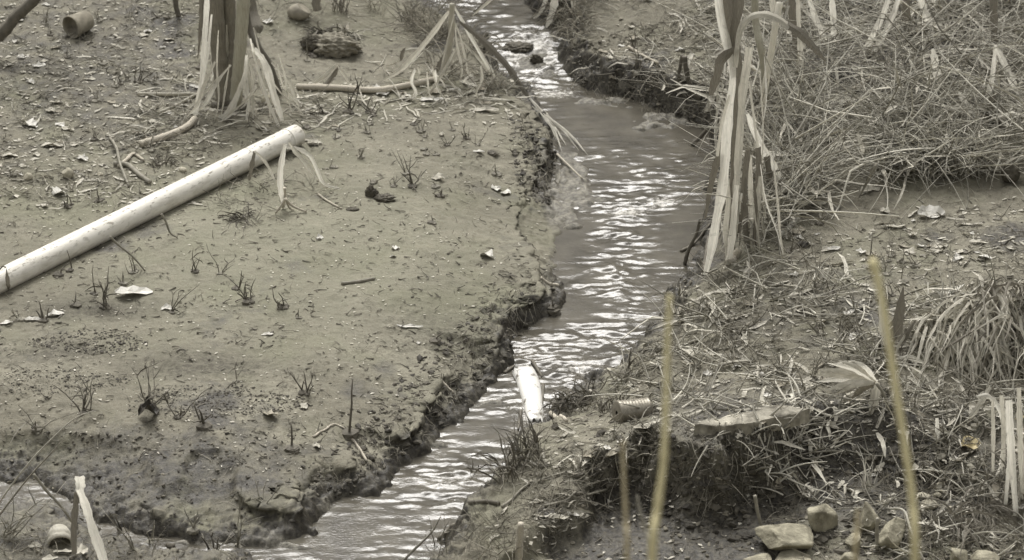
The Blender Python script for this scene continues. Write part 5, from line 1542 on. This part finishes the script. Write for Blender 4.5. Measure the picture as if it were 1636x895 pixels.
for k, (pts, w, mt_, lb) in enumerate([
    ([(1612, 640), (1614, 680), (1618, 740), (1624, 828, g)], 13, 'blade_pale', 'tall pale reed at the right edge, widest of its group'),
    ([(1612, 690), (1612, 740), (1606, 810, g)], 7, 'blade_pale', 'narrow pale reed crossing the widest one at the right edge'),
    ([(1586, 640), (1587, 690), (1586, 760, g)], 6, 'blade_grey', 'thin grey reed left of the pale reeds at the right edge'),
    ([(1600, 632), (1604, 680), (1602, 760, g)], 8, 'blade_grey', 'grey reed between thin and wide ones at the right edge'),
    ([(1560, 634), (1578, 632), (1596, 652), (1606, 690)], 8, 'blade_pale', 'pale blade arching over the reeds at the right edge'),
    ([(1544, 678, g), (1562, 650), (1582, 618)], 9, 'blade_grey', 'slanting broad leaf left of the arching blade'),
    ([(1628, 620), (1630, 700), (1634, 790, g)], 9, 'blade_grey', 'dull reed at the far right of the upright group'),
    ([(1497, 668), (1498, 690), (1500, 708, g)], 7, 'blade_pale', 'short pale blade at the tip of the large brown leaf'),
    ([(1512, 640, g), (1535, 662), (1560, 680), (1590, 694, g)], 6, 'blade_grey', 'thin grey stem lying left of the upright reeds'),
]):
    if any(len(q) > 2 for q in pts): blade('reed_leaf', pts, w, mt_, lb, 'reed', prof=[.7, 1, 1, .7])
    else: blade('reed_leaf', pts, w, mt_, lb, 'reed', prof=[.5, 1, 1, .6], y=float(ground(1606, 740)[1]))
for k, (x_, y_, w_, h_, a_, mt_, lb, c_) in enumerate([
    (1488, 346, 44, 20, .1, 'scrap_white', 'crumpled white plastic sheet on the bare right bank', 'plastic'),
    (1520, 470, 50, 14, .5, 'scrap_white', 'long white plastic shard, uppermost of a group on the right bank', 'plastic'),
    (1514, 484, 14, 30, 1.3, 'scrap_white', 'upright white plastic strip under the long shard', 'plastic'),
    (1556, 478, 46, 10, -.9, 'leaf_pale', 'narrow pale strip slanting down right of the long shard', 'plastic'),
    (1538, 486, 44, 14, .1, 'scrap_white', 'flat white plastic piece lying below the long shard', 'plastic'),
    (1562, 492, 24, 14, -.5, 'scrap_white', 'folded white plastic corner lowest of the shard group', 'plastic'),
    (1496, 500, 28, 16, .5, 'leaf_pale', 'crumpled pale plastic left of the shard group', 'plastic'),
    (1628, 504, 26, 9, .2, 'scrap_white', 'pale plastic strip at the right edge behind the hanging grass', 'plastic'),
    (1632, 520, 20, 18, .9, 'leaf_pale', 'pale curled leaf at the right edge under the plastic strip', 'leaf'),
    (1550, 712, 34, 18, .3, 'leaf_ochre', 'ochre curled leaf left of the upright reeds', 'leaf'),
    (1630, 668, 16, 10, .2, 'leaf_ochre', 'small ochre leaf at the right edge', 'leaf'),
    (1625, 578, 34, 12, .1, 'leaf_pale', 'pale flat leaf under the hanging grass at the right edge', 'leaf'),
    (1390, 306, 36, 12, .45, 'leaf_pale', 'pale pointed leaf at the lower edge of the straw mat', 'leaf'),
    (1300, 326, 40, 12, -.3, 'leaf_pale', 'pale split leaf right of the foot of the reed clump', 'leaf'),
    (1428, 364, 42, 7, .0, 'leaf_pale', 'thin pale strip lying left of the crumpled white sheet', 'leaf'),
    (1500, 396, 30, 12, .2, 'leaf_pale', 'pale leaf with dark edge below the crumpled white sheet', 'leaf'),
    (1458, 378, 14, 9, .9, 'leaf_pale', 'small upright pale leaf below the crumpled white sheet', 'leaf'),
    (1548, 360, 44, 5, .1, 'leaf_pale', 'long thin pale leaf right of the crumpled white sheet', 'leaf'),
    (1534, 404, 30, 7, .6, 'leaf_pale', 'slim pale leaf right of the dark edged leaf', 'leaf'),
    (1564, 388, 32, 7, -.2, 'leaf_pale', 'pale twisted leaf right of the slim one', 'leaf'),
    (1268, 441, 14, 11, 0, 'scrap_white', 'small white scrap on the right bank above the weeds', 'scrap'),
    (1296, 693, 26, 10, -.3, 'leaf_pale', 'pale curled leaf on the lit slope right of the broken slab', 'leaf'),
    (1330, 684, 22, 8, -.6, 'leaf_pale', 'narrow pale leaf right of the curled one near the slab', 'leaf'),
    (1258, 712, 18, 8, .1, 'leaf_pale', 'small pale leaf below the broken slab', 'leaf'),
    (893, 830, 36, 9, .25, 'leaf_pale', 'long pale leaf on the floor left of the muddy hollow', 'leaf'),
    (925, 826, 22, 10, .3, 'leaf_pale', 'short pale leaf touching the long one by the muddy hollow', 'leaf'),
    (934, 824, 16, 8, .5, 'leaf_pale', 'small grey leaf right of the two leaves by the hollow', 'leaf'),
    (1032, 685, 44, 9, .3, 'leaf_pale', 'long pale curled leaf below the tin can', 'leaf'),
    (1036, 638, 10, 16, .9, 'leaf_pale', 'small upright pale leaf behind the tin can', 'leaf'),
    (1010, 618, 34, 8, .5, 'leaf_pale', 'pale strip lying above the tin can', 'leaf'),
    (985, 722, 34, 16, .1, 'leaf_grey', 'grey brown leaf between tin can and short brown stem', 'leaf'),
    (940, 730, 20, 13, .1, 'leaf_grey', 'small grey leaf left of the short brown stem', 'leaf'),
    (1131, 600, 16, 8, .1, 'scrap_white', 'small white scrap among weeds on the right bank', 'scrap'),
    (1245, 658, 40, 8, .2, 'leaf_pale', 'pale husk lying on the broken slab', 'leaf'),
    (214, 472, 60, 16, .12, 'scrap_white', 'large crumpled pale leaf on the left bank below the big pipe', 'leaf'),
    (88, 506, 30, 11, .3, 'scrap_white', 'white scrap right of the dark stub near the left edge', 'scrap'),
    (52, 512, 26, 8, .2, 'scrap_white', 'white scrap left of the dark stub near the left edge', 'scrap'),
    (10, 519, 22, 6, .25, 'scrap_white', 'white scrap farthest left on the left bank', 'scrap'),
    (266, 495, 18, 8, 0, 'scrap_white', 'small white scrap at the foot of the forked twig', 'scrap'),
    (793, 302, 16, 10, .2, 'scrap_white', 'white scrap, upper of two beside the bank lip', 'scrap'),
    (808, 310, 16, 9, -.3, 'scrap_white', 'white scrap, lower of two beside the bank lip', 'scrap'),
    (779, 411, 26, 13, -.5, 'scrap_white', 'white scrap by a dark hole in the left bank', 'scrap'),
    (632, 397, 13, 9, 0, 'scrap_white', 'white scrap, upper of two in the middle of the smooth mud', 'scrap'),
    (628, 410, 11, 5, .3, 'scrap_white', 'white scrap, lower of two in the middle of the smooth mud', 'scrap'),
    (655, 523, 42, 5, .03, 'scrap_white', 'long thin white scrap on the smooth left bank', 'scrap'),
    (427, 535, 20, 5, .3, 'scrap_white', 'thin slanting white scrap left of the long thin one', 'scrap'),
    (511, 382, 12, 8, .2, 'scrap_white', 'white scrap alone left of the two in the middle of the smooth mud', 'scrap'),
    (669, 548, 8, 5, 0, 'scrap_white', 'tiny white scrap below the long thin one', 'scrap'),
    (484, 650, 16, 9, -.9, 'leaf_pale', 'narrow pale leaf left of the tall dark spike', 'leaf'),
    (432, 666, 26, 14, -.4, 'leaf_grey', 'pale peeling crust on the lower left bank', 'leaf'),
    (505, 712, 12, 10, .4, 'leaf_pale', 'small pale scrap in the dark lower left bank', 'leaf'),
    (700, 286, 22, 12, .0, 'leaf_pale', 'pale curled leaf by twigs in the middle of the left bank', 'leaf'),
    (503, 229, 24, 11, -.2, 'leaf_pale', 'pale triangular leaf at the upper end of the big pipe', 'leaf'),
    (94, 312, 20, 16, .6, 'scrap_white', 'pale folded leaf standing on a twig pile above the big pipe', 'leaf'),
    (70, 328, 14, 7, -.3, 'leaf_pale', 'small pale leaf left of the folded one above the big pipe', 'leaf'),
    (47, 202, 30, 14, -.6, 'scrap_white', 'broad pale leaf lying aslant near the left edge', 'leaf'),
    (108, 207, 24, 7, -.4, 'leaf_pale', 'narrow pale leaf right of the broad aslant one', 'leaf'),
    (83, 234, 36, 9, .05, 'leaf_pale', 'straight pale piece of stalk below the narrow leaf', 'leaf'),
    (15, 250, 28, 8, .0, 'leaf_pale', 'pale leaf with a dark end at the left edge', 'leaf'),
    (126, 250, 18, 5, .1, 'leaf_pale', 'small pale leaf right of the straight piece of stalk', 'leaf'),
    (62, 106, 22, 8, .1, 'scrap_white', 'pale leaf under the short open pipe section', 'leaf'),
    (90, 165, 22, 6, .0, 'leaf_pale', 'pale leaf alone above the narrow one on the upper left bank', 'leaf'),
    (24, 70, 10, 8, .5, 'scrap_white', 'small white scrap below the dark leaning trunk', 'scrap'),
    (30, 36, 16, 5, .0, 'scrap_white', 'small white scrap behind the dark leaning trunk', 'scrap'),
    (74, 10, 14, 5, .0, 'scrap_white', 'small white scrap at the top beside the dark leaning trunk', 'scrap'),
    (236, 50, 14, 5, .1, 'scrap_white', 'white scrap right of the short open pipe section', 'scrap'),
    (428, 36, 18, 10, -.4, 'scrap_white', 'white scrap right of the cane clump at the top', 'scrap'),
    (690, 160, 40, 9, .05, 'scrap_white', 'pale curled strip below the horizontal broken stem', 'leaf'),
    (650, 158, 18, 10, .3, 'leaf_pale', 'small pale leaf left of the pale curled strip', 'leaf'),
    (748, 135, 28, 14, -.4, 'leaf_pale', 'cupped pale leaf at the foot of the broken reed', 'leaf'),
    (775, 178, 44, 8, .1, 'leaf_pale', 'pale leaf with a dark shadow near the lip above the upper pool', 'leaf'),
    (768, 166, 40, 5, .05, 'leaf_grey', 'grey flat strip above the leaf near the lip', 'leaf'),
    (765, 243, 18, 5, -.05, 'scrap_white', 'small white strip above the mud lump on the left bank', 'scrap'),
    (706, 216, 8, 8, .3, 'leaf_pale', 'small pale leaf beside a thin weed below the broken reed', 'leaf'),
    (533, 205, 24, 7, .3, 'leaf_grey', 'grey leaf above the triangular leaf by the big pipe', 'leaf'),
]):
    tag(scrap(x_, y_, w_, h_, mt_, 10 + k, a_, name='plastic_scrap' if c_ == 'plastic' else ('pale_scrap' if c_ == 'scrap' else 'fallen_leaf')), lb, c_)

# hanging tufts at the right
for k, (x_, y_, n, L_, w_, mt_, sp, dr, ln, lb) in enumerate([
    (1515, 512, 75, 170, .014, 'blade_grey', .6, .9, (-.1, -1.5), 'large tuft of hanging dead grass below the white plastic shards'),
    (1560, 508, 70, 175, .014, 'blade_grey', .6, .9, (.15, -1.5), 'tuft of hanging dead grass right of the largest one'),
    (1482, 530, 30, 80, .008, 'straw_dull', .8, 1.2, (-.2, -.4), 'small tuft of hanging dead grass left of the largest one'),
    (1602, 505, 70, 170, .013, 'blade_dark', .6, 1.0, (.0, -.9), 'dark tuft of hanging grass near the right edge'),
    (1632, 540, 70, 170, .014, 'blade_grey', .7, 1.0, (.0, -.9), 'tuft of hanging grass at the right edge under the pale flat leaf'),
    (515, 82, 40, 26, .006, 'dark_twig', 1.2, 1.6, (.0, -.6), 'dark root fringe in front of the torn mud block'),
    (510, 56, 60, 44, .007, 'dark_twig', 1.3, 1.3, (-.2, -.3), 'tangled dark stems on the left of the torn mud block'),
    (552, 60, 60, 48, .007, 'twig', 1.3, 1.3, (.2, -.3), 'tangled dull stems on the right of the torn mud block'),
    (1590, 470, 30, 60, .006, 'straw_dull', .7, 1.0, (.0, -.2), 'small upright grass tuft right of the white plastic shards'),
    (1532, 840, 46, 110, .010, 'blade_dark', .8, 1.3, (-.1, -.5), 'dark tuft of hanging grass above the stone pair'),
    (1570, 820, 40, 100, .009, 'blade_dark', .8, 1.3, (.1, -.5), 'dark tuft of hanging grass right above the stone pair'),
    (1475, 262, 60, 55, .012, 'straw', 1.2, 1.7, (-.1, -.4), 'left tuft of the drooping straw heap below the level branch'),
    (1520, 255, 60, 58, .012, 'straw', 1.2, 1.7, (.1, -.4), 'right tuft of the drooping straw heap below the level branch'),
    (1545, 268, 40, 50, .010, 'straw', 1.2, 1.7, (.1, -.4), 'small end tuft of the drooping straw heap'),
    (1385, 788, 14, 75, .006, 'straw', .25, .25, (.0, .0), 'thin upright straw tuft above the pointed yellow stone'),
    (905, 660, 40, 60, .007, 'dark_twig', .9, 1.0, (-.1, .1), 'dark weed tuft at the water edge right of the white broken pipe'),
    (940, 640, 46, 62, .007, 'dark_twig', 1.0, 1.1, (-.2, .1), 'dark arching weed tuft left of the tin can'),
    (975, 655, 36, 56, .006, 'dark_twig', .8, .9, (.0, .1), 'dark weed tuft touching the tin can'),
    (1000, 615, 30, 52, .006, 'twig', .8, .8, (.0, .1), 'dull weed tuft behind the tin can'),
    (845, 735, 40, 85, .007, 'dark_twig', .6, .7, (-.1, .1), 'dark weed tuft at the water edge below the white broken pipe'),
    (815, 760, 36, 80, .007, 'dark_twig', .6, .8, (-.1, .1), 'dark weed tuft leaning over the near stream'),
    (1060, 560, 40, 44, .006, 'twig', 1.0, 1.2, (-.3, .0), 'dull weed tuft on the right bank edge behind the taller yellow stem'),
    (1090, 480, 36, 40, .006, 'twig', 1.0, 1.2, (-.2, .0), 'dull weed tuft below the reed clump'),
    (1150, 450, 36, 45, .006, 'twig', 1.0, 1.2, (.1, .0), 'dull weed tuft at the foot of the reed clump'),
    (1215, 425, 34, 45, .006, 'twig', 1.0, 1.2, (.1, .0), 'dull weed tuft right of the foot of the reed clump'),
    (920, 45, 40, 60, .007, 'straw_dull', .9, 1.3, (-.2, -.3), 'dry grass tuft hanging over the rapid at the top'),
    (895, 25, 34, 60, .007, 'straw_dull', .9, 1.3, (-.3, -.2), 'dry grass tuft beside the broad pale hanging leaf'),
    (700, 60, 40, 70, .006, 'straw_dull', .8, .7, (.0, .0), 'dry grass tuft behind the bent upright reed end'),
    (760, 90, 44, 65, .007, 'straw_dull', .8, 1.1, (.2, -.1), 'dry grass tuft under the drooping reed leaves'),
    (660, 40, 34, 60, .006, 'straw_dull', .8, .7, (.0, .0), 'dry grass tuft left behind the bent upright reed end'),
    (790, 140, 40, 45, .007, 'straw', .9, 1.2, (.2, -.2), 'pale straw tuft on the lip above the upper pool'),
    (600, 20, 26, 50, .005, 'straw_dull', .7, .6, (.0, .0), 'thin grass tuft at the top of the left bank'),
    (545, 20, 22, 50, .008, 'blade_dark', .5, .6, (.0, .0), 'dark leaf tuft behind the torn mud block'),
    (385, 352, 60, 34, .005, 'dark_twig', 1.2, 1.3, (.0, .0), 'tangled dark root clump below the big pipe'),
    (258, 262, 34, 32, .006, 'dark_twig', 1.0, 1.1, (.0, .0), 'dark root clump beside the rough dark root'),
]):
    tag(tuft(x_, y_, n, L_, w_, mt_, 50 + k, sp, dr, ln, base_r=.13 if n > 66 else (.05 if n > 20 else .02)), lb, 'grass tuft' if 'root' not in lb else 'root clump')

# dead weeds standing on the left bank, each with its own look
LS = [
    (275, 500, 62, 3, .6, .0034, 1, 'forked bare twig standing by a white scrap'),
    (396, 482, 46, 6, .5, .0055, 1, 'dense dark weed stub in the middle of the left bank'),
    (378, 462, 34, 2, .2, .005, 0, 'dark double stub behind the dense weed'),
    (452, 492, 40, 5, .5, .005, 1, 'dark ragged weed right of the dense weed stub'),
    (477, 508, 20, 1, .2, .005, 0, 'short dark peg right of the ragged weed'),
    (310, 434, 46, 3, .3, .0042, 1, 'slim dark weed stem with a split foot below the pipe'),
    (352, 436, 58, 3, .3, .0036, 1, 'pair of tall thin stems below the big pipe'),
    (212, 436, 36, 7, .25, .0034, 0, 'row of thin upright rods below the big pipe'),
    (196, 452, 24, 4, .5, .004, 1, 'small dark weed under the thin upright rods'),
    (168, 490, 62, 6, .6, .005, 2, 'bushy dark weed left of the large crumpled leaf'),
    (150, 470, 50, 2, .5, .0045, 0, 'leaning dark stem left of the bushy weed'),
    (120, 486, 22, 2, .3, .006, 0, 'small dark arch shaped stub left of the bushy weed'),
    (68, 512, 34, 4, .4, .008, 0, 'thick dark stub between white scraps near the left edge'),
    (33, 512, 22, 3, .6, .004, 1, 'thin bent weed near the left edge'),
    (112, 432, 34, 1, .1, .005, 0, 'single hooked stem close under the big pipe'),
    (92, 438, 18, 3, .4, .006, 0, 'dark tuft stub close under the big pipe'),
    (560, 700, 92, 1, .05, .011, 0, 'tall dark spike standing on the lower left bank'),
    (467, 720, 42, 1, .06, .009, 0, 'short dark spike left of the tall one'),
    (325, 682, 42, 2, .3, .010, 1, 'stout broken weed stub right of the dark bowl fragment'),
    (486, 628, 44, 5, .6, .005, 1, 'dark rosette weed above the short dark spike'),
    (695, 545, 24, 2, .4, .007, 0, 'dark stub at the lip of the left bank'),
    (378, 610, 40, 3, .7, .003, 1, 'thin pale weed on the dark crumbly patch'),
    (240, 650, 78, 5, .9, .0036, 2, 'branching bare twigs rising over the dark bowl fragment'),
    (285, 668, 60, 3, 1.1, .0045, 1, 'twigs sprawling right of the dark bowl fragment'),
    (136, 660, 62, 6, .6, .005, 2, 'ragged weed left of the dark bowl fragment'),
    (60, 690, 85, 3, .6, .004, 1, 'tall thin leaning weed near the left edge'),
    (58, 684, 16, 1, .2, .007, 0, 'small dark peg near the left edge'),
    (660, 298, 50, 4, .7, .005, 1, 'dark twiggy weed in the middle of the left bank'),
    (650, 280, 44, 2, .3, .004, 1, 'thin upright weed behind the dark twiggy one'),
    (556, 180, 60, 5, .5, .006, 1, 'dark clump of stems under the horizontal broken stem'),
    (590, 178, 34, 5, .9, .005, 1, 'low dark weed right of the stem clump'),
    (518, 180, 34, 3, .5, .004, 1, 'small weed left of the stem clump'),
    (490, 98, 34, 1, .1, .004, 1, 'thin dark twig left of the folded leaf tent'),
    (500, 90, 30, 2, .5, .005, 1, 'forked dark twig left of the folded leaf tent'),
    (746, 222, 30, 4, .6, .004, 1, 'small dark weed on the left bank above the lip'),
    (714, 232, 26, 4, .7, .004, 1, 'low dark weed left of the one above the lip'),
    (762, 232, 36, 2, .4, .003, 1, 'thin twig right of the small dark weed above the lip'),
    (692, 356, 14, 1, .4, .006, 0, 'tiny dark peg on the smooth mud'),
    (220, 130, 40, 6, .5, .004, 1, 'dark weed on the upper left bank'),
    (205, 130, 44, 3, .5, .003, 1, 'thin weed left of the dark one on the upper left bank'),
    (72, 40, 30, 4, .6, .004, 1, 'pale stem tuft at the left of the short open pipe'),
    (138, 64, 30, 4, .7, .003, 1, 'thin grass stems in front of the short open pipe'),
    (240, 240, 40, 4, .7, .005, 1, 'dark weed rising behind the pale curved stem'),
    (110, 330, 24, 5, 1.1, .005, 1, 'sprawling twig pile above the big pipe'),
    (20, 280, 26, 4, 1.1, .005, 1, 'sprawling pale twigs at the left edge above the pipe'),
    (160, 320, 26, 3, .9, .005, 1, 'small leaning twigs close above the big pipe'),
    (380, 875, 120, 4, .35, .0034, 2, 'tall branching dry stem standing at the near left channel'),
    (310, 855, 44, 3, .5, .006, 1, 'leaning pale stub on the near left channel edge'),
    (345, 880, 48, 4, .6, .007, 1, 'mossy looking forked twig at the near left channel'),
    (195, 850, 46, 4, .4, .006, 0, 'upright stub group at the near left channel'),
    (240, 868, 40, 4, .4, .006, 0, 'pale stub group right of the upright stubs'),
    (215, 880, 90, 3, .3, .0036, 1, 'thin dry stems before the near left channel'),
    (10, 860, 120, 5, .5, .005, 2, 'tall dry weed at the lower left corner'),
    (420, 810, 50, 4, .9, .004, 1, 'criss-cross pale stems on the lower left bank'),
    (700, 875, 60, 2, .4, .004, 1, 'thin weed standing in the near stream'),
    (775, 745, 62, 3, .3, .006, 1, 'dark weed stems rising from the near stream'),
    (797, 690, 40, 2, .2, .005, 0, 'dark stem standing in the stream left of the broken pipe'),
    (884, 498, 22, 2, .8, .008, 1, 'dark snag breaking the water below the left lip'),
    (1000, 600, 52, 2, .2, .009, 1, 'dark stake at the right water edge'),
]
for k, (x_, y_, h_, n, sp, th_, br, lb) in enumerate(LS):
    pale = 'pale' in lb or 'dry' in lb or 'thin' in lb
    o = sprig(x_, y_, h_, n, sp, 'twig' if pale else 'dark_twig', th_, br, k, lean=0 if n == 1 or 'spike' in lb else random.Random(k).uniform(-.4, .4), bend=.10 if n == 1 or 'upright' in lb or 'spike' in lb else .28, clump=.012 if n >= 5 else 0)
    tag(o, lb, 'weed' if 'twig' not in lb and 'stub' not in lb and 'spike' not in lb else ('twig' if 'twig' in lb else 'stub'))
# diagonal dry stems at the left edge
stick('dry_stalk', [(-20, 830, g), (30, 760), (72, 712), (118, 670), (150, 656)], 3.5, 'straw', 'long thin dry stem leaning over the lower left bank', 'stem', .4)
stick('dry_stalk', [(-20, 850, g), (40, 770), (80, 726), (104, 700)], 3.5, 'straw_dull', 'shorter thin dry stem below the longest leaning one', 'stem', .4)
stick('dry_stalk', [(54, 758), (76, 786), (98, 810), (124, 846, g)], 5, 'twig', 'broken twig slanting down behind the folded leaf', 'twig', .8)
stick('dry_stalk', [(0, 780), (40, 774), (62, 776, g)], 3.5, 'straw', 'thin level straw at the left edge over the channel', 'straw', .6)

# many small dead weeds on the right bank: nothing tells them apart beyond their bank
zones = [
    (60, [(1210, 400), (1450, 420), (1480, 620), (1250, 640), (1080, 620), (1090, 500)], (22, 60), 'small bare dead weed among others on the middle of the right bank', 'small dead weeds on the right bank'),
    (14, [(1240, 350), (1640, 330), (1640, 440), (1260, 420)], (16, 46), 'small bare dead weed on the open mud below the straw mat', 'dead weeds below the straw mat'),
    (22, [(860, 640), (1080, 660), (1080, 720), (900, 780), (800, 830)], (20, 50), 'small dark dead weed on the near right bank edge', 'dead weeds on the near right bank edge'),
    (14, [(930, 60), (1130, 20), (1120, 140), (940, 110)], (16, 40), 'small dead weed on the upper right bank beside the rapid', 'dead weeds on the upper right bank'),
    (20, [(1440, 640), (1636, 700), (1636, 800), (1480, 780)], (24, 60), 'small dead weed in the rough slope at the right edge', 'dead weeds on the right slope'),
    (26, [(20, 20), (320, 20), (320, 250), (30, 250)], (10, 26), 'tiny dead weed among the litter on the upper left bank', 'tiny weeds on the upper left bank'),
    (24, [(480, 180), (850, 190), (820, 330), (520, 300)], (8, 24), 'tiny dark weed on the mud below the broken reed', 'tiny weeds below the broken reed'),
]
sid = 400
for n, zn, hr_, lb, gp in zones:
    xs, ys = in_poly(n, zn)
    for x_, y_ in zip(xs, ys):
        sid += 1
        rg = random.Random(sid)
        o = sprig(float(x_), float(y_), rg.uniform(*hr_), rg.randint(1, 4), rg.uniform(.3, .9), rg.choice(['dark_twig', 'twig', 'twig']), rg.uniform(.0028, .0055), rg.randint(0, 2), sid, name='dead_weed', lean=rg.uniform(-.5, .5), bend=.26)
        tag(o, lb, 'weed', gp)
# small pale leaves and scraps lying about
lz = [
    (40, [(10, 80), (320, 40), (320, 250), (20, 290)], (8, 22), 'small pale leaf scrap among the litter on the upper left bank', 'leaf scraps on the upper left bank'),
    (16, [(230, 160), (520, 170), (520, 240), (250, 215)], (8, 22), 'small pale leaf scrap at the foot of the cane clump', 'leaf scraps by the cane clump'),
    (16, [(520, 140), (820, 130), (830, 170), (540, 175)], (10, 26), 'small pale leaf scrap around the broken reed', 'leaf scraps by the broken reed'),
    (24, [(1240, 340), (1640, 310), (1640, 440), (1300, 420)], (8, 26), 'small pale leaf scrap on the open mud below the straw mat', 'leaf scraps below the straw mat'),
    (40, [(1080, 480), (1450, 480), (1480, 640), (1100, 640)], (10, 28), 'small pale leaf scrap among weeds on the middle right bank', 'leaf scraps on the right bank'),
    (30, [(1180, 660), (1640, 650), (1640, 850), (1300, 860), (1180, 760)], (9, 26), 'small pale leaf scrap on the rough near right slope', 'leaf scraps on the near right slope'),
    (18, [(940, 30), (1150, 10), (1130, 150), (940, 110)], (8, 20), 'small pale leaf scrap on the upper right bank', 'leaf scraps on the upper right bank'),
    (16, [(840, 700), (1000, 680), (1000, 800), (820, 860)], (8, 22), 'small pale leaf scrap on the near right bank edge', 'leaf scraps on the near right edge'),
]
for n, zn, wr, lb, gp in lz:
    xs, ys = in_poly(n, zn)
    for x_, y_ in zip(xs, ys):
        sid += 1
        rg = random.Random(sid)
        w_ = rg.uniform(*wr)
        tag(scrap(float(x_), float(y_), w_, w_ * rg.uniform(.25, .5), rg.choice(['leaf_pale', 'leaf_pale', 'leaf_grey', 'scrap_white']), sid, rg.uniform(-.8, .8), name='leaf_scrap'), lb, 'leaf', gp)

# ------------------------------------------------------------------ tall stems on the photographer's own bank (out of focus)
def near_stem(pts, wpx, mat, label, dist, tipw=.7, knots=(), bud=False):
    C = []
    for (x_, y_) in pts:
        d = rays(x_, y_); C.append(CO + d * dist)
    last = C[-1]; gz_ = float(zat(last[0] * 1.02, last[1]))
    C.append(np.array([last[0] * 1.02, last[1] - .02, (last[2] + gz_) / 2])); C.append(np.array([last[0] * 1.03, last[1] - .03, gz_ - .03]))
    C = catmull(C, 60)
    m = 2 * TX * dist / PW
    z = np.linspace(tipw, 1, 60)
    L = np.concatenate([[0], np.cumsum(np.linalg.norm(np.diff(C, axis=0), axis=1))])
    ph = (L % .085) / .085
    rad = wpx * m / 2 * z * (1 + .22 * np.exp(-((ph - .5) / .07) ** 2))
    if bud: rad[:4] *= np.array([.8, 1.35, 1.5, 1.2])
    mb = tube(MB(), C, 0, rad=rad, sides=10)
    tag(mb.build('dry_stalk', mat, None, C[-1]), label, 'stalk')
near_stem([(1393, 412), (1409, 478), (1428, 600), (1447, 720), (1458, 800), (1462, 900)], 13, 'yellow_stem', 'tallest blurred yellow stem with a knobbed tip', 6.2, .85, bud=True)
near_stem([(1070, 470), (1066, 560), (1064, 650), (1060, 740), (1050, 815), (1042, 900)], 15, 'yellow_stem', 'blurred yellow stem rising before the tin can, second tallest', 6.0, .5)
near_stem([(995, 705), (997, 770), (1000, 830), (1002, 900)], 9, 'brown_stem', 'short blurred brown stem left of the second tallest yellow one', 6.4, .6)
near_stem([(1018, 792), (1022, 815), (1030, 845), (1040, 900)], 7, 'twig', 'short blurred grey stem between brown and yellow stems', 8.0, .6)
near_stem([(1371, 815), (1369, 850), (1366, 900)], 10, 'brown_stem', 'short blurred brown stem before the yellow stones', 6.6, .7)
